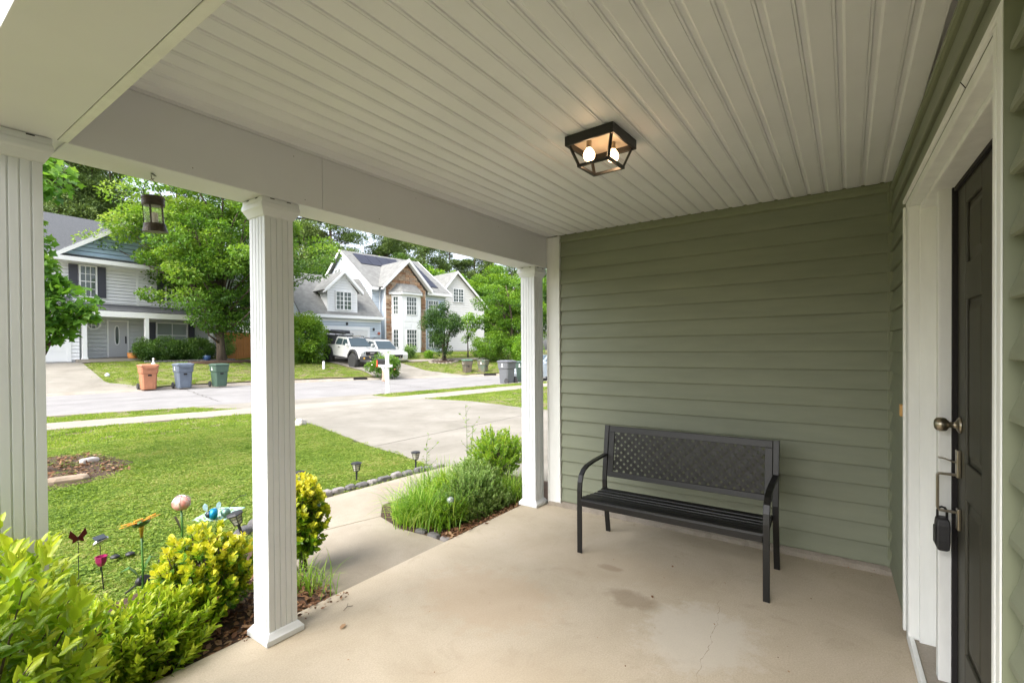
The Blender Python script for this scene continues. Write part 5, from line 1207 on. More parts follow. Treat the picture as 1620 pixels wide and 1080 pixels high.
for i, (x, y, l_, rz_) in enumerate(((2.74, 2.58, .10, 1.6), (2.745, 2.71, .13, 1.5), (2.755, 2.86, .11, 1.7))): stone(ed2, x, y, -.055, l_, .07, .042, rz_, M['rock'] if i else lightrock, 80+i)
p = thing('white_rock', 'pale rounded quartz rock on the lawn edge by the driveway', 'rock', (5.45, 9.1, -.06)); stone(p, 0, 0, 0, .24, .18, .13, .3, M['whiterock'], 5)
p = thing('flat_rock', 'long flat brown rock at the near edge of the bare patch', 'rock', (1.55, 7.42, -.05)); stone(p, 0, 0, 0, .42, .18, .07, -.1, mat('brown_rock', (.33, .25, .18), .85, var=.3), 6)
p = thing('flat_rock', 'small flat rock inside the bare patch of the lawn', 'rock', (2.0, 8.5, -.05)); stone(p, 0, 0, 0, .24, .14, .06, .5, M['whiterock'], 7)
# solar path lights
def solar(x, y, label, rx=0, ry=0, s=1.):
    t = thing('solar_path_light', label, 'solar light', (x, y, -.06), rnd.uniform(0, 1), 'solar path lights beside the walk', rx, ry); t.scale = (s,)*3
    b = MB(); b.tube([(0, 0, -.05), (0, 0, .125)], [.008, .012], 8); b.build('stake', M['blackplastic'], t)
    b = MB(); b.lathe([(.012, .118), (.034, .125), (.036, .132)], n=6); b.lathe([(.053, .205), (.064, .208), (.066, .216), (.045, .226), (.02, .23)], n=6); b.build('cap', M['blackplastic'], t)
    b = MB()
    for k in range(6):
        a = 2*math.pi*k/6; b.strip([(.034*math.cos(a), .034*math.sin(a), .13), (.053*math.cos(a), .053*math.sin(a), .207)], (-math.sin(a), math.cos(a), 0), .006, .004)
    for (r_, z_) in ((.041, .157), (.048, .184)):
        pts = [(r_*math.cos(2*math.pi*k/6), r_*math.sin(2*math.pi*k/6), z_) for k in range(7)]; b.tube(pts, .0025, 4, False)
    b.build('cage', M['blackplastic'], t)
    b = MB(); b.lathe([(.029, .132), (.045, .204)], n=12); b.build('lens', mat('frosted_lens', (.75, .72, .6), .3, trans=.3), t, smooth=False)
    return t
solar(4.25, 4.50, 'black caged solar path light nearest the driveway at the end of the stone edging')
solar(3.46, 4.64, 'black caged solar path light on the lawn edge halfway along the stone edging')
solar(1.90, 4.02, 'black caged solar path light leaning over the turquoise paver', R(-8), R(-14), 1.0)
solar(2.86, 4.80, 'black caged solar path light half hidden behind the middle column')
# sunflower stake
SFm = mat('petal_orange', (.80, .36, .03), .35, col2=(.62, .20, .02), vscale=30); SG = mat('painted_green', (.06, .17, .03), .3, var=.3, vscale=20)
p = thing('sunflower_stake', 'orange metal sunflower ornament on a tall green stake in the foreground bed', 'garden ornament', (1.05, 3.46, -.06))
b = MB(); b.tube([(0, 0, -.05), (.005, 0, .2), (0, .002, .47)], .006, 8); b.build('stake', SG, p, smooth=True)
b = MB(); b.tube([(0, 0, .40), (0, 0, .45), (0, 0, .475)], [.006, .012, .016], 10); b.build('calyx', mat('brass', (.6, .42, .05), .3, .6), p, smooth=True)
HM = Matrix.Translation((0, 0, .485)) @ Matrix.Rotation(R(-8), 4, 'Y') @ Matrix.Rotation(R(-17), 4, 'X') @ Matrix.Scale(.95, 4)
b = MB(); b.lathe([(.01, -.014), (.035, -.012), (.05, .0), (.045, .01), (.01, .013)], n=20, M_=HM); b.build('flower_head', SG, p, smooth=True)
for k in range(13):
    a = 2*math.pi*k/13; b = MB(); pr = [(.04, .0), (.06, .02), (.085, .025), (.1, .014), (.108, 0), (.1, -.014), (.085, -.025), (.06, -.02)]
    c, s = math.cos(a), math.sin(a); b.prism([tuple(HM @ Vector((x*c-y*s, x*s+y*c, .004+(.012 if k % 2 else 0)+x*.12))) for x, y in pr], tuple(HM.to_3x3() @ Vector((0, 0, .0025)))); b.build('petal', SFm, p)
def mleaf(parent, base, dirx, L_, up_, mt):
    b = MB(); d = Vector((dirx[0], dirx[1], 0)).normalized(); s_ = Vector((-d.y, d.x, 0)); pts = []
    A_ = [Vector(base)+d*L_*t+Vector((0, 0, up_*math.sin(t*2.2))) for t in (0, .3, .6, 1)]; Wd = (0.003, .022, .02, .002)
    l_ = [a+s_*w for a, w in zip(A_, Wd)]+[a-s_*w for a, w in reversed(list(zip(A_, Wd)))]
    b.add([tuple(q) for q in l_]+[tuple(q+Vector((0, 0, .002))) for q in l_], [(0, 1, 6, 7), (1, 2, 5, 6), (2, 3, 4, 5), (15, 14, 9, 8), (14, 13, 10, 9), (13, 12, 11, 10)]); return b.build('leaf', mt, parent)
mleaf(p, (0, 0, .14), (-.9, .3), .10, .10, SG); mleaf(p, (0, 0, .18), (.9, -.1), .07, .10, SG); mleaf(p, (0, 0, .05), (.8, -.4), .12, .04, SG)
def sbox(x, y, z, label, rz=0, rx=0):
    p = thing('solar_panel_stake', label, 'solar panel', (x, y, z), rz, None, rx); b = MB(); b.loft([[(.032*math.cos(a)*q, .022*math.sin(a)*q, zz) for a in [2*math.pi*k/14 for k in range(14)]] for q, zz in ((.7, -.012), (1, -.006), (1, .008), (.8, .014))]); b.build('panel_case', M['blackplastic'], p, auto=40)
    b = MB(); b.tube([(0, 0, -.012), (0, .0, -.16)], .005, 6); b.build('stake', M['blackplastic'], p); return p
sbox(1.08, 3.55, .05, 'black oval solar panel behind the sunflower stake', R(20), R(55)).scale = (1.3,)*3
p = thing('solar_tube', 'black solar tube leaning in the grass left of the yellow-edged shrub', 'solar panel', (1.33, 3.9, .0)); b = MB(); b.tube([(-.05, .0, .0), (.05, -.02, .055)], .012, 10); b.tube([(.05, -.02, .055), (.07, -.03, -.06)], .004, 6); b.build('tube', M['blackplastic'], p, smooth=True)
# red glass globe stake
p = thing('glass_globe_stake', 'red and white speckled glass globe ornament on a green stake', 'garden ornament', (1.53, 4.2, -.06))
b = MB(); b.tube([(0, 0, -.05), (.004, 0, .15), (0, 0, .30)], .008, 8); b.build('stake', SG, p, smooth=True)
gm_ = mat('speckled_glass', (.62, .45, .38), .12, col2=(.55, .05, .02), vscale=14, coat=.8)
b = MB(); b.lathe([(.01, -.056)]+[(.064*math.cos(a), .056*math.sin(a)) for a in np.linspace(-1.35, 1.35, 12)]+[(.01, .056)], (0, 0, .348), 24); b.build('globe', gm_, p, smooth=True)
b = MB()
for k in range(3): pts = [(.068*math.cos(k*1.05)*math.cos(t), .068*math.sin(k*1.05)*math.cos(t), .348+.062*math.sin(t)) for t in np.linspace(-1.2, 4.3, 16)]; b.tube(pts, .0018, 4, False)
b.build('wire', M['chrome'], p); mleaf(p, (0, 0, .12), (-.7, .5), .07, .13, mat('bronze_leaf', (.14, .10, .04), .4, .4))
# turquoise paver and bee
p = thing('stepping_paver', 'pale turquoise square paver lying on the lawn under the bee ornament', 'paver', (2.04, 4.76, -.062), R(38)); b = MB(); b.box(-.18, .18, -.15, .15, -.02, .02); b.build('tile', mat('turquoise_paver', (.36, .55, .48), .7, var=.1), p, bev=.012, seg=3)
p = thing('bee_ornament', 'blue and dark ringed metal bee ornament with pale wings above the turquoise paver', 'garden ornament', (1.93, 4.62, .01), R(-25))
blue = mat('metallic_blue', (.01, .22, .42), .25, .5); dk = mat('dark_enamel', (.03, .04, .05), .25, .4)
b = MB(); RYm = Matrix.Rotation(R(90), 4, 'Y'); b.lathe([(.03, -.03), (.046, -.02), (.05, .0), (.046, .025), (.02, .035)], (0, 0, 0), 20, RYm); b.build('body', blue, p, smooth=True)
b = MB(); b.lathe([(.006, -.062), (.02, -.055), (.034, -.036), (.035, -.03)], (0, 0, 0), 18, RYm); b.build('tail', dk, p, smooth=True)
b = MB(); b.lathe([(.01, -.036)]+[(.04*math.cos(a), .04*math.sin(a)) for a in np.linspace(-1.3, 1.3, 9)]+[(.01, .036)], (.095, 0, -.005), 18); b.build('head', mat('verdigris', (.14, .24, .20), .3, .6), p, smooth=True)
wgm = mat('wing_enamel', (.40, .58, .62), .3, var=.3, vscale=40)
for s in (-1, 1):
    b = MB(); b.prism([(.0+.04*s+x*.5*s-.01, y*.3, .03+z) for x, y, z in [(0, 0, 0), (.05, .0, .02), (.06, .01, .05), (.03, .02, .07), (-.01, .01, .055), (-.02, 0, .02)]], (.002, .004, 0)); b.build('wing', wgm, p)
b = MB(); b.tube([(.12, 0, .03), (.16, .01, .09), (.21, .02, .12), (.26, .0, .13)], .003, 5); b.tube([(0, 0, -.04), (0, 0, -.09)], .003, 5); b.tube([(.09, 0, -.04), (.09, 0, -.09)], .003, 5); b.build('wire', M['black'], p)
# tulip stake, silver ornament, red butterfly
p = thing('tulip_stake', 'magenta glass tulip ornament on a thin dark stake near the hedge', 'garden ornament', (.97, 3.85, -.06)); b = MB(); b.tube([(0, 0, -.03), (-.01, .01, .17)], .0035, 6); b.build('stake', M['black'], p)
b = MB(); b.lathe([(.004, .16), (.018, .168), (.03, .19), (.034, .225), (.028, .225), (.02, .19), (.004, .175)], (-.01, .01, 0), 7); b.build('flower', mat('magenta_glass', (.30, .02, .10), .15, coat=.5), p)
p = thing('silver_bird_stake', 'small silver and black bird ornament on a wire stake left of the sunflower', 'garden ornament', (1.04, 4.2, -.06)); b = MB(); b.tube([(0, 0, -.03), (0, 0, .2)], .0025, 5); b.build('stake', M['black'], p)
b = MB(); b.lathe([(.003, -.045), (.016, -.025), (.022, 0), (.015, .02), (.018, .032), (.012, .045), (.002, .05)], (0, 0, .215), 14, Matrix.Rotation(R(70), 4, 'Y')); b.build('body', M['chrome'], p, smooth=True); b = MB(); b.prism([(-.03, -.02, .23), (.03, -.03, .24), (.02, .0, .26), (-.04, .01, .25)], (0, .002, .003)); b.build('wing', dk, p)
p = thing('pebble_pair', 'two small black solar caps on the grass behind the silver bird', 'garden ornament', (1.16, 4.35, -.04)); b = MB(); b.lathe([(.002, 0), (.028, .004), (.03, .014), (.015, .024)], n=14); b.lathe([(.002, 0), (.028, .004), (.03, .014), (.015, .024)], (.08, -.03, 0), 14); b.build('cap', M['blackplastic'], p, smooth=True)
p = thing('butterfly_stake', 'dark red metal butterfly ornament above the hedge tips', 'garden ornament', (.86, 3.9, -.06)); b = MB(); b.tube([(0, 0, 0), (0, 0, .38)], .002, 5); b.build('stake', M['black'], p)
rdm = mat('dark_red_metal', (.09, .012, .012), .4, .3)
for s in (-1, 1): b = MB(); b.prism([(0, 0, .37), (s*.035, 0, .42), (s*.045, .0, .38), (s*.025, 0, .36), (s*.03, 0, .335), (0, 0, .35)], (0, .002, 0)); b.build('wing', rdm, p)
p = thing('glass_bulb_light', 'small clear glass solar bulb on a stake among the bed plants', 'solar light', (2.98, 2.74, -.03)); b = MB(); b.tube([(0, 0, 0), (0, 0, .17)], .006, 8); b.lathe([(.02, .165), (.022, .18), (.02, .185)], n=14); b.build('stake', M['blackplastic'], p)
b = MB(); b.lathe([(.018, .186)]+[(.034*math.cos(a), .212+.034*math.sin(a)) for a in np.linspace(-.8, 1.45, 9)], n=18); b.build('globe', mat('frosted_globe', (.5, .56, .52), .15, trans=.5, coat=.5), p, smooth=True)
# ================================================================ PLANTS
LM = dict(
 hedge=leafmat('hedge_leaf', [(.035, .11, .008), (.11, .24, .012), (.25, .38, .02), (.42, .48, .05)], .38, .38),
 euon=leafmat('variegated_leaf', [(.03, .11, .008), (.12, .26, .012), (.42, .46, .025), (.66, .60, .07)], .35, .3),
 maple=leafmat('maple_leaf', [(.04, .10, .015), (.10, .21, .025), (.22, .34, .045), (.42, .48, .16)], .5, .38),
 near=leafmat('broad_leaf', [(.06, .16, .025), (.13, .28, .04), (.22, .39, .07), (.33, .47, .12)], .45, .4),
 dark=leafmat('dark_leaf', [(.018, .05, .012), (.04, .095, .018), (.075, .15, .025), (.12, .20, .04)], .5, .3),
 mid=leafmat('mid_leaf', [(.04, .10, .012), (.095, .20, .018), (.17, .30, .025), (.27, .38, .04)], .5, .35),
 bright=leafmat('bright_leaf', [(.07, .17, .02), (.15, .30, .025), (.24, .40, .04), (.34, .45, .06)], .45, .4),
 pine=leafmat('pine_needles', [(.045, .08, .025), (.095, .155, .04), (.16, .23, .06), (.23, .30, .10)], .6, .2),
 greyg=leafmat('grey_green_leaf', [(.06, .14, .03), (.14, .26, .06), (.24, .37, .10), (.36, .46, .18)], .6, .3),
 blade=leafmat('grass_blade', [(.09, .21, .02), (.18, .35, .03), (.28, .44, .05), (.42, .50, .14)], .45, .4),
 dead=leafmat('dead_leaf', [(.07, .03, .015), (.16, .075, .035), (.27, .14, .07), (.36, .23, .13)], .8, .1),
 flower=leafmat('pale_flower', [(.7, .66, .6), (.75, .7, .66), (.8, .5, .4), (.7, .2, .12)], .6, .3))
def blades(name, pts, hgt, wid, mt, parent, seed, arc=.6, seg=5):
    rs = np.random.default_rng(seed); n = len(pts); P = np.asarray(pts, float); a = rs.uniform(0, 2*np.pi, n); L = hgt*rs.uniform(.55, 1.2, n); k = arc*rs.uniform(.3, 1.3, n)
    vs = []; ts = np.linspace(0, 1, seg+1)
    dx, dy = np.cos(a), np.sin(a); verts = np.zeros((n, (seg+1)*2, 3))
    for i, t in enumerate(ts):
        ho = k*L*t**1.7*.9; vz = L*(t - .45*k*t**2.6); w = wid*(1-t**2.2)*.5+.0003; tw = rs.uniform(-.2, .2, n)
        cx = P[:, 0]+dx*ho; cy = P[:, 1]+dy*ho; cz = P[:, 2]+vz
        verts[:, 2*i] = np.stack([cx-dy*w, cy+dx*w, cz], 1); verts[:, 2*i+1] = np.stack([cx+dy*w, cy-dx*w, cz+w*.3], 1)
    m_ = (seg+1)*2; fl = [np.array((2*i, 2*i+1, 2*i+3, 2*i+2)) for i in range(seg)]; base = np.arange(n)*m_
    idx = np.concatenate([base[:, None]+f for f in fl], 1).reshape(-1); nf = n*seg
    me = bpy.data.meshes.new(name); me.vertices.add(n*m_); me.vertices.foreach_set('co', verts.reshape(-1).astype(np.float32)); me.loops.add(len(idx)); me.loops.foreach_set('vertex_index', idx.astype(np.int32))
    me.polygons.add(nf); me.polygons.foreach_set('loop_start', (np.arange(nf)*4).astype(np.int32))
    try: me.polygons.foreach_set('loop_total', np.full(nf, 4, np.int32))
    except Exception: pass
    me.update(calc_edges=True); me.validate(); at = me.attributes.new('v', 'FLOAT', 'POINT'); at.data.foreach_set('value', np.repeat(rs.uniform(0, 1, n), m_).astype(np.float32)); me.materials.append(mt)
    me.polygons.foreach_set('use_smooth', [True]*nf)
    o = bpy.data.objects.new(name, me); C.objects.link(o); o.parent = parent; return o
def shootbush(name, label, cat, loc, rx, ry, zc, rz, nshoot, per, size, wid, mt, seed, vf, slen=.16, group=None, bottom=-.6, tiltout=1.):
    """a shrub built of leafy shoots that point out and up, leaves spiralling round each shoot"""
    rs = np.random.default_rng(seed); root = thing(name, label, cat, loc, 0, group)
    tips = envelope(rs, nshoot, rx, ry, zc, rz, .55, bottom); ctr = np.array([0, 0, zc-rz*.3])
    P, D, U, V, L = [], [], [], [], []; st = MB()
    for s_ in range(nshoot):
        out = (tips[s_]-ctr)*np.array([1, 1, .8])*tiltout; out /= np.linalg.norm(out)+1e-6; ax = out+np.array([0, 0, .75])+rs.normal(size=3)*.25; ax /= np.linalg.norm(ax)
        sl = slen*rs.uniform(.6, 1.25); b0 = tips[s_]-ax*sl
        if s_ % 3 == 0: st.tube([tuple(b0-ax*sl*.8-np.array([0, 0, .02])), tuple(b0), tuple(tips[s_])], [.004, .003, .0012], 5, False)
        e1 = np.cross(ax, [0, 0, 1.]); e1 /= np.linalg.norm(e1)+1e-6; e2 = np.cross(ax, e1); vv = rs.uniform(-.12, .12)
        for k in range(per):
            t = k/(per-1); an = k*2.4+rs.uniform(-.3, .3); rad = e1*np.cos(an)+e2*np.sin(an); spread = .95-.55*t
            P.append(b0+ax*sl*t*.97); D.append(rad*spread+ax*(.45+.5*t)); U.append(ax+rs.normal(size=3)*.15-rad*.2); L.append(size*(1.-.35*abs(t-.5)*1.4)*rs.uniform(.75, 1.2)); V.append((t, tips[s_][2], vv+rs.uniform(-.15, .15)))
    P, D, U, L, V = map(np.array, (P, D, U, L, V)); leafmesh('foliage', P, D, U, L, L*wid*rs.uniform(.75, 1.2, len(L)), 'oval', vf(P, V), mt, root)
    nd = max(6, len(P)//160); q = rs.integers(0, len(P), nd); leafmesh('withered_leaf', P[q], D[q]+rs.normal(size=(nd, 3))*.4, U[q], L[q]*.85, L[q]*wid*.7, 'oval', rs.uniform(.4, 1, nd), LM['dead'], root)
    for k in range(9):
        a = rs.uniform(0, 6.28); q = tips[rs.integers(0, nshoot)]; st.tube([(rs.normal()*.03, rs.normal()*.03, -.02), (q[0]*.4+rs.normal()*.02, q[1]*.4+rs.normal()*.02, q[2]*.5), tuple(q*.92)], [.009, .006, .002], 6, False)
    st.build('stem', M['bark'], root); return root
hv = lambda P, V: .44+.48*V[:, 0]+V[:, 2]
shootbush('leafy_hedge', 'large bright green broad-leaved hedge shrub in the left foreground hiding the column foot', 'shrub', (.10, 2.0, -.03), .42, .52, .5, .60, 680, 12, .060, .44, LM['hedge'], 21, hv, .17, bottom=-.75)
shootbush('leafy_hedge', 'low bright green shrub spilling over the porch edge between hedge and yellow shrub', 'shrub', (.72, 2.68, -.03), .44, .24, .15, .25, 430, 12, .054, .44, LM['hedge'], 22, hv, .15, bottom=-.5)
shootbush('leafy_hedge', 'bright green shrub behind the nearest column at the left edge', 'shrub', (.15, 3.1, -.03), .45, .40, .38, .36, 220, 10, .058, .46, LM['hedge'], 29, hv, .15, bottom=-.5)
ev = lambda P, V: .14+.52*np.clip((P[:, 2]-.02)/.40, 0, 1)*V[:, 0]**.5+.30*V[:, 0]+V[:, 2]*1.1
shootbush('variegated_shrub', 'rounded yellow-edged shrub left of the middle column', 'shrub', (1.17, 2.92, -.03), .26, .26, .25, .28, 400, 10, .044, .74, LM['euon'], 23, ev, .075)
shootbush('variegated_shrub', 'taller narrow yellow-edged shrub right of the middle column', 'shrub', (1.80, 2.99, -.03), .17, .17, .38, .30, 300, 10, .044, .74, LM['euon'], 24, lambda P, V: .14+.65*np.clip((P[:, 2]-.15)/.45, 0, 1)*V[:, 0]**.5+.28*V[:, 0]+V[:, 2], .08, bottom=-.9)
# small grass clump at the column foot
gc = thing('grass_clump', 'thin grassy clump beside the foot of the middle column', 'grass clump', (1.72, 2.78, -.03)); rs = np.random.default_rng(5)
blades('foliage', np.stack([rs.normal(size=120)*.06, rs.normal(size=120)*.10, np.zeros(120)], 1), .20, .005, LM['blade'], gc, 6, .9)
# planted bed
bd = thing('ornamental_grass', 'bright green arching grass clump at the walk end of the planted bed', 'grass clump', (2.93, 2.97, -.03)); blades('foliage', np.stack([rs.normal(size=1000)*.09, rs.normal(size=1000)*.13, np.zeros(1000)], 1), .36, .0065, LM['blade'], bd, 7, .95)
bd = thing('ornamental_grass', 'taller green grass clump in the middle of the planted bed', 'grass clump', (3.36, 3.22, -.03)); blades('foliage', np.stack([rs.normal(size=800)*.16, rs.normal(size=800)*.09, np.zeros(800)], 1), .40, .006, LM['blade'], bd, 8, .6)
bd = thing('ornamental_grass', 'loose arching grass clump at the column end of the planted bed', 'grass clump', (3.80, 2.74, -.03)); blades('foliage', np.stack([rs.normal(size=420)*.07, rs.normal(size=420)*.08, np.zeros(420)], 1), .38, .0055, LM['blade'], bd, 9, .8)
gv = lambda P, V: .25+.5*V[:, 0]+V[:, 2]
shootbush('salvia_plant', 'grey-green small-leaved bushy plant filling the front of the planted bed', 'plant', (3.34, 2.83, -.03), .46, .22, .17, .21, 900, 12, .031, .48, LM['greyg'], 31, gv, .13, bottom=-.4)
shootbush('salvia_plant', 'grey-green small-leaved plant at the middle of the bed, paler tips', 'plant', (3.58, 3.0, -.03), .34, .28, .22, .22, 560, 12, .031, .48, LM['greyg'], 32, lambda P, V: .4+.5*V[:, 0]+V[:, 2], .13, bottom=-.4)
shootbush('leafy_plant', 'low broad-leaved green plant at the front corner of the bed', 'plant', (2.98, 2.75, -.03), .19, .14, .10, .14, 260, 9, .035, .5, LM['mid'], 33, gv, .09, bottom=-.3)
shootbush('garden_shrub', 'bright green leafy shrub rising beside the end column', 'shrub', (3.98, 3.0, -.03), .30, .34, .44, .24, 330, 11, .05, .40, LM['bright'], 34, hv, .16, bottom=-.8)
shootbush('leafy_plant', 'yellow-green leafy plant below the bright shrub by the end column', 'plant', (3.75, 3.05, -.03), .18, .2, .28, .14, 120, 10, .04, .45, LM['bright'], 36, lambda P, V: .5+.4*V[:, 0]+V[:, 2], .12, bottom=-.6)
shootbush('leafy_plant', 'bright green small-leaved plant among the grass in the middle of the bed', 'plant', (3.18, 3.0, -.03), .20, .2, .20, .18, 260, 11, .03, .5, LM['bright'], 37, hv, .12, bottom=-.5)
shootbush('leafy_plant', 'low light green ground cover along the porch edge of the planted bed', 'plant', (3.45, 2.68, -.03), .46, .10, .07, .12, 420, 10, .03, .5, LM['greyg'], 38, lambda P, V: .35+.5*V[:, 0]+V[:, 2], .09, bottom=-.4)
shootbush('leafy_plant', 'small tuft of lobed green leaves at the walk corner of the bed', 'plant', (2.86, 3.12, -.03), .12, .20, .06, .13, 200, 9, .035, .6, LM['bright'], 39, lambda P, V: .2+.5*V[:, 0]+V[:, 2], .09, bottom=-.4)
def weed(x, y, hgt, seed, label):
    rs = np.random.default_rng(seed); t = thing('tall_weed', label, 'weed', (x, y, -.03)); mb = MB(); P = []; D = []
    pth = [(0, 0, 0)]
    for i in range(1, 9): pth.append((pth[-1][0]+rs.normal()*.008, pth[-1][1]+rs.normal()*.008, hgt*i/8))
    mb.tube(pth, [.004-.0004*i for i in range(9)], 6)
    for i in range(2, 9):
        for k in range(5):
            a = rs.uniform(0, 6.28); q = np.array(pth[i])-np.array([0, 0, rs.uniform(0, hgt/8)]); P.append(q); D.append([math.cos(a), math.sin(a), .5])
            if k == 0: e = q+np.array([math.cos(a), math.sin(a), .9])*.09; mb.tube([tuple(q), tuple(e)], [.0016, .0008], 4); P += [e, (q+e)/2]; D += [[math.cos(a+1), math.sin(a+1), .6], [math.cos(a-1), math.sin(a-1), .3]]
    mb.build('stem', M['stem'], t); P = np.array(P); D = np.array(D, float); n = len(P); leafmesh('foliage', P, D, rs.normal(size=(n, 3))*.3+[0, 0, 1], .035*rs.uniform(.6, 1.3, n), .013, 'oval', rs.uniform(.3, 1, n), LM['mid'], t)
weed(3.66, 3.14, .93, 1, 'tall thin weed stalk rising highest from the planted bed'); weed(3.80, 3.22, .70, 2, 'reddish side stalk of weed between the tall stalk and the bright shrub'); weed(3.16, 3.2, .62, 3, 'thin weed stalk at the walk side of the planted bed')
# leaf litter
def litter(name, rects, n, seed, size=.035):
    rs = np.random.default_rng(seed); P = []
    for (x0, x1, y0, y1, f, zz) in rects:
        m_ = int(n*f); P.append(np.stack([rs.uniform(x0, x1, m_), rs.uniform(y0, y1, m_), zz+rs.uniform(0, .02, m_)], 1))
    P = np.concatenate(P); D = rs.normal(size=P.shape); D[:, 2] *= .25; U = rs.normal(size=P.shape)*.4+[0, 0, 1]; L = size*rs.uniform(.4, 1.4, len(P))
    o = leafmesh(name, P, D, U, L, L*.55, 'oval', rs.uniform(0, 1, len(P)), LM['dead']); o['kind'] = 'stuff'; return o
litter('leaf_litter', [(2.75, 4.0, 2.52, 2.66, .3, -.028), (2.8, 4.3, 2.6, 3.4, .3, -.028), (1.0, 1.75, 2.52, 3.2, .4, -.028)], 2600, 3)
litter('leaf_litter', [(.8, 2.2, 7.5, 9.3, 1, -.045)], 900, 4, .05)
litter('leaf_litter', [(1.15, 1.75, 2.40, 2.51, .7, .003), (2.7, 3.7, 2.47, 2.51, .3, .003)], 110, 5, .022)
litter('leaf_litter', [(3.72, 3.83, -.15, 2.2, .5, .003), (1.2, 3.7, -.1, 2.4, .5, .003)], 70, 9, .010)
for (x, y, l_, lab) in ((1.50, 2.16, .05, 'pale curled leaf on the porch slab right of the middle column'), (2.72, .93, .03, 'small dark leaf on the slab in front of the bench'), (3.18, .95, .025, 'small reddish leaf under the bench seat')):
    t = thing('fallen_leaf', lab, 'leaf', (x, y, .004)); leafmesh('blade', np.zeros((1, 3)), np.array([[1., .4, .12]]), np.array([[.1, 0, 1.]]), l_, l_*.5, 'oval', np.array([.95 if l_ > .04 else .4]), LM['dead'], t)
# twigs
p = thing('twig', 'small forked twig on the slab beside the middle column', 'twig', (1.62, 2.30, .004)); b = MB(); b.tube([(0, 0, 0), (.03, .01, .006), (.06, .0, .002)], .0015, 5); b.tube([(.03, .01, .006), (.05, .03, .01)], .001, 5); b.build('stick', M['bark'], p)

# ---------------------------------------------------------------- trees
rs = np.random.default_rng(99)
# near tree whose branches reach in from behind the first column
cl = np.array([(.22, .05, 3.95), (.3, -.05, 3.7), (.12, .1, 3.6), (.1, .15, 3.15), (.14, .1, 2.9), (.2, .05, 2.65), (.1, .1, 2.45), (.3, -.05, 2.35), (.45, -.18, 2.15), (.3, -.05, 2.05), (.55, -.28, 2.0), (.2, .05, 1.9), (.35, -.1, 1.8), (.12, .1, 1.72), (.18, .05, 2.2),
    (-.3, -.3, 2.4), (-.6, .2, 3.), (-1, .4, 3.6), (0, .6, 4.2), (-.5, .2, 4.6), (.0, .9, 4.4), (-1, -.5, 2.9), (-.4, .9, 3.2), (.0, .1, 4.8), (-.9, .8, 4.3), (-.2, .4, 2.8), (-.5, -.2, 3.6), (-.2, .3, 3.6)])
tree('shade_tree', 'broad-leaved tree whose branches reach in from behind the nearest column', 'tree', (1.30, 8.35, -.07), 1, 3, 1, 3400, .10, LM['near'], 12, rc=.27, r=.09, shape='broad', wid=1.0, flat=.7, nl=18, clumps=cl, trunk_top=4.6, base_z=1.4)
# maple on the left lawn
rs2 = np.random.default_rng(5); mc = []
while len(mc) < 190:
    g = rs2.normal(size=3); g /= np.linalg.norm(g); q = g*rs2.uniform(.35, 1)
    a_, b_, z = q[0]*6.1-.1, q[1]*4.2, 6.9+q[2]*5.0
    if z < 2.4: continue
    if a_ < -2.2 and z < 3.6 and rs2.uniform() < .8: continue
    if a_ > 1.0 and z < 3.2: continue
    if a_ > 4.0 and z < 4.6: continue
    mc.append((a_*r0.x+b_*f0.x, a_*r0.y+b_*f0.y, z))
mc += [(.5, -.3, 1.9), (1.2, -.4, 2.2), (-.6, -.5, 2.1), (-1.2, -.8, 2.4), (.3, -.9, 2.3), ]
mc = np.array(mc)
tree('maple_tree', 'wide yellow-green maple tree on the lawn in front of the left house', 'tree', (13.05, 29.9, .85), 6, 6.8, 4.6, 70000, .145, LM['maple'], 13, rc=1.0, r=.21, flat=.5, nl=60, clumps=mc, trunk_top=9, base_z=1.0, wid=.7, vf=lambda P, v: v*.8+.04+.02*(P[:, 2]-6)+np.clip(-P[:, 0]*.03, 0, .2))
def at_px(u, dep):   # ground position at a bearing and depth used to plan the planting
    k = (u-810)/755.9; return ((f0.x+r0.x*k)*dep, (f0.y+r0.y*k)*dep)
tree('japanese_maple', 'layered green tree standing over the bins, left of the end column', 'tree', (27.9, 19.4, .55), 2.9, 4.0, 2.9, 30000, .12, LM['mid'], 14, K=95, rc=.75, r=.12, trunks=3, flat=.42, wid=.6, lo=.4, group=None)
tree('bushy_tree', 'dark green multi-stemmed bushy tree inside a stone ring across the street', 'tree', (24.16, 22.74, .65), 1.35, 2.3, 1.75, 15000, .10, LM['dark'], 15, K=60, rc=.45, r=.06, trunks=4, flat=.8, wid=.5, bottom=-.95, vf=lambda P, v: v*.9+.05)
tree('young_tree', 'slender pale green young tree between the dark tree and the cream house', 'tree', (26.9, 22.9, .86), .7, 2.3, 1.2, 2600, .10, LM['bright'], 16, K=16, rc=.35, r=.05, flat=.9)
tree('round_shrub', 'large green shrub behind the far pair of bins', 'shrub', (26.5, 20.5, .55), 1.3, 1.2, 1.25, 14000, .09, LM['mid'], 17, K=50, rc=.5, r=.05, trunks=3, flat=.8)
tree('round_shrub', 'brighter green shrub behind the charcoal bin', 'shrub', (27.2, 18.2, .5), 1.2, 1.1, 1.1, 12000, .09, LM['bright'], 18, K=50, rc=.45, r=.05, trunks=3, flat=.8)
tree('round_shrub', 'tall dense green shrub right of the middle column beside the pickup', 'shrub', (16.9, 27.9, .72), 1.5, 1.55, 1.6, 26000, .11, LM['mid'], 19, K=90, rc=.5, r=.07, trunks=3, flat=.8, lo=.6, vf=lambda P, v: v+.12)
tree('rose_bush', 'loose rose bush with a few pale blooms behind the mailbox', 'shrub', (17.5, 20.8, -.02), .95, .72, .62, 5200, .085, LM['mid'], 20, K=34, rc=.3, r=.02, trunks=4, flat=.9, wid=.6)
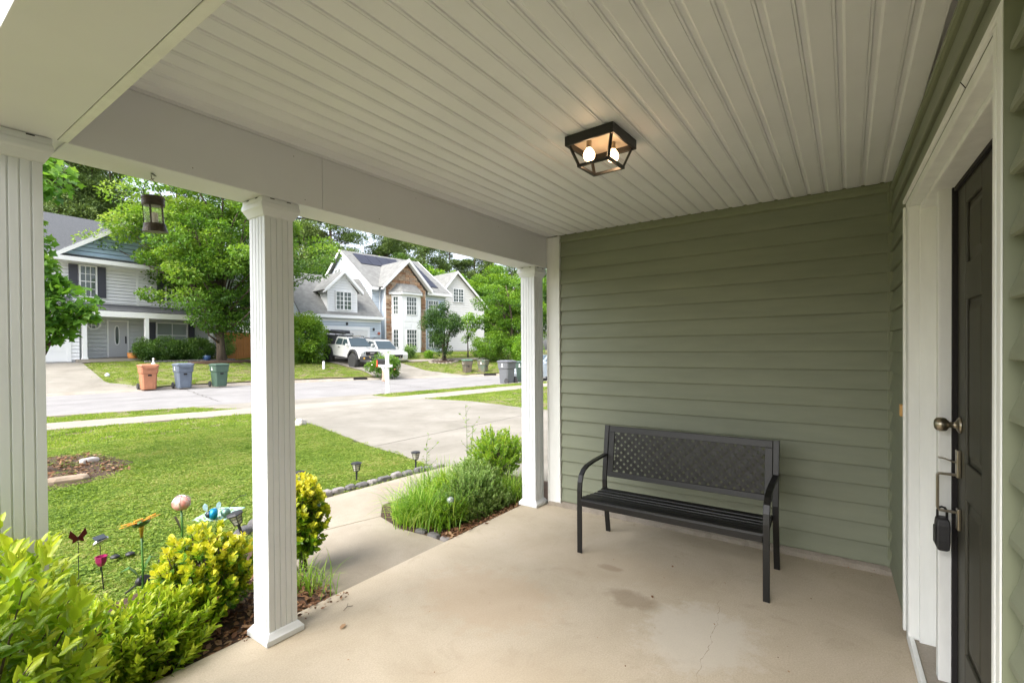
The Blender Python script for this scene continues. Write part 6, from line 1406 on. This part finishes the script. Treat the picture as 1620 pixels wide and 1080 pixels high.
rb = [o for o in C.objects if o.name.startswith('rose_bush')][0]; n = 40; P = rs.normal(size=(n, 3))*[.5, .5, .35]+[0, 0, .85]; leafmesh('bloom', P, rs.normal(size=(n, 3)), rs.normal(size=(n, 3)), .09, .08, 'oval', rs.uniform(0, 1, n), LM['flower'], rb)
tree('bay_shrub', 'pale flowering shrub under the bay window', 'shrub', (23.7, 25.5, .86), .42, .55, .45, 2400, .08, LM['greyg'], 21, K=18, rc=.22, r=.02, trunks=3, flat=1)
tree('bay_shrub', 'low bright green shrub right of the bay window', 'shrub', (24.6, 24.7, .85), .42, .28, .26, 2400, .07, LM['bright'], 22, K=16, rc=.2, r=.02, trunks=3, flat=1)
tree('round_hedge', 'clipped dark green hedge, wider of the two in front of the left house', 'hedge', (10.55, 31.45, .93), 1.25, .62, .62, 26000, .07, LM['dark'], 23, K=90, rc=.3, r=.03, trunks=3, flat=.9, lo=.75, ry=.7, vf=lambda P, v: v*.9+.2)
tree('round_hedge', 'clipped dark green hedge under the blinds window, narrower one', 'hedge', (12.35, 31.35, .96), .85, .60, .60, 20000, .07, LM['dark'], 24, K=70, rc=.28, r=.03, trunks=3, flat=.9, lo=.75, ry=.7, vf=lambda P, v: v*.9+.2)
tree('flowering_shrub', 'white flowering shrub beside the cedar fence', 'shrub', (13.75, 31.0, 1.0), .4, .8, .6, 2600, .08, LM['greyg'], 25, K=18, rc=.3, r=.03, trunks=3, flat=1)
# tall woods: build each kind once, then copy
def pine(seed, hgt, label, grp):
    rs = np.random.default_rng(seed); root = thing('pine_tree', label, 'tree', (0, -80, -30), 0, grp); mb = MB()
    mb.tube([(0, 0, -.5), (.1, .1, hgt*.4), (rs.normal()*.3, rs.normal()*.3, hgt)], [.26, .19, .04], 8); cs = []
    for k in range(54):
        z = hgt*rs.uniform(.36, 1.); L = (1-(z/hgt-.42)/.7)*3.6*rs.uniform(.5, 1.1)+.4; a = rs.uniform(0, 6.28); e = (math.cos(a)*L, math.sin(a)*L, z+L*.15)
        mb.tube([(0, 0, z-.2), (e[0]*.5, e[1]*.5, z+L*.02), e], [.05, .035, .01], 5); cs += [e, (e[0]*.68+rs.normal()*.3, e[1]*.68+rs.normal()*.3, e[2]+.1)]
    cs = np.array(cs); n = 24000; P, D, U, ci = crown_pts(rs, n, cs, rs.uniform(.6, 1.4, len(cs)), .55, 1.0, .3)
    D[:, 2] += .4; leafmesh('crown', P, D, U, .34*rs.uniform(.6, 1.3, n), .105, 'diamond', .5*rs.uniform(0, 1, len(cs))[ci]+.5*rs.uniform(0, 1, n), LM['pine'], root); mb.build('trunk', M['barkpine'], root, smooth=True); return root
GRP = 'tall trees rising behind the houses'
LAB = dict(p='tall pine in the wood behind the houses, tufted crown on a bare trunk', d='leafy mid-green tree in the wood behind the houses', b='bright green leafy tree at the edge of the wood behind the houses')
pines = [pine(50+i, 21+i*2, LAB['p'], GRP) for i in range(3)]
def dec(seed, mt, lab): return tree('leafy_tree', lab, 'tree', (0, -80, -30), 4.2, 9, 6.2, 24000, .34, mt, seed, K=110, rc=1.25, r=.22, flat=.65, nl=26, group=GRP, bark=M['barkpine'], vf=lambda P, v: v+.03*(P[:, 2]-9)/6)
decs = [dec(60, LM['mid'], LAB['d']), dec(61, LM['dark'], LAB['d']), dec(62, LM['bright'], LAB['b'])]
plan = []
rp = random.Random(17)
spots = [(60, 46, 'p'), (88, 43, 'p'), (118, 47, 'p'), (150, 45, 'p'), (100, 56, 'd1'), (180, 52, 'p'), (140, 60, 'p'), (210, 58, 'p'), (240, 50, 'd0'), (285, 56, 'p'), (330, 52, 'd1'), (370, 58, 'p'), (420, 55, 'd0'), (455, 60, 'p'),
         (482, 58, 'p'), (505, 62, 'd1'), (525, 57, 'p'), (545, 66, 'd0'), (565, 60, 'd2'), (590, 64, 'd0'), (612, 60, 'p'), (632, 68, 'p'), (655, 66, 'd2'), (672, 62, 'p'), (690, 64, 'd2'), (712, 72, 'p'), (730, 70, 'd0'), (752, 74, 'p'), (772, 72, 'p'), (795, 66, 'd2'), (815, 72, 'p'), (840, 66, 'd0'), (875, 64, 'd1'), (560, 54, 'd1'), (605, 54, 'd2'), (668, 58, 'd2'), (722, 62, 'd2'), (760, 60, 'd0'), (545, 50, 'd2'), (580, 52, 'd2'), (622, 56, 'd0'), (648, 58, 'd1'), (700, 60, 'd0'), (745, 62, 'd2'), (780, 64, 'd0'), (500, 50, 'd1'), (535, 54, 'd0'), (70, 62, 'd1'), (165, 64, 'd0'), (30, 50, 'p'), (0, 55, 'd0'), (910, 70, 'p')]
used = set()
for (u, dep, kd) in spots:
    x, y = at_px(u, dep)
    if kd == 'p': i = rp.randrange(3); src = pines[i]; key = 'p%d' % i; s = rp.uniform(.85, 1.12)
    else: i = int(kd[1]); src = decs[i]; key = kd; s = rp.uniform(.85, 1.15) if u < 500 else rp.uniform(.6, .8)
    if u > 600 and kd == 'p': s *= .84
    if key in used: copy_tree(src, (x, y, .9), rp.uniform(0, 6.28), None, s)
    else: used.add(key); src.location = (x, y, .9); src.rotation_euler = (0, 0, rp.uniform(0, 6.28)); src.scale = (s,)*3
for o in list(C.objects):
    if o.parent is None and o.location.z < -25 and o.get('category') == 'tree':
        for ch in [c for c in C.objects if c.parent == o]: bpy.data.objects.remove(ch)
        bpy.data.objects.remove(o)
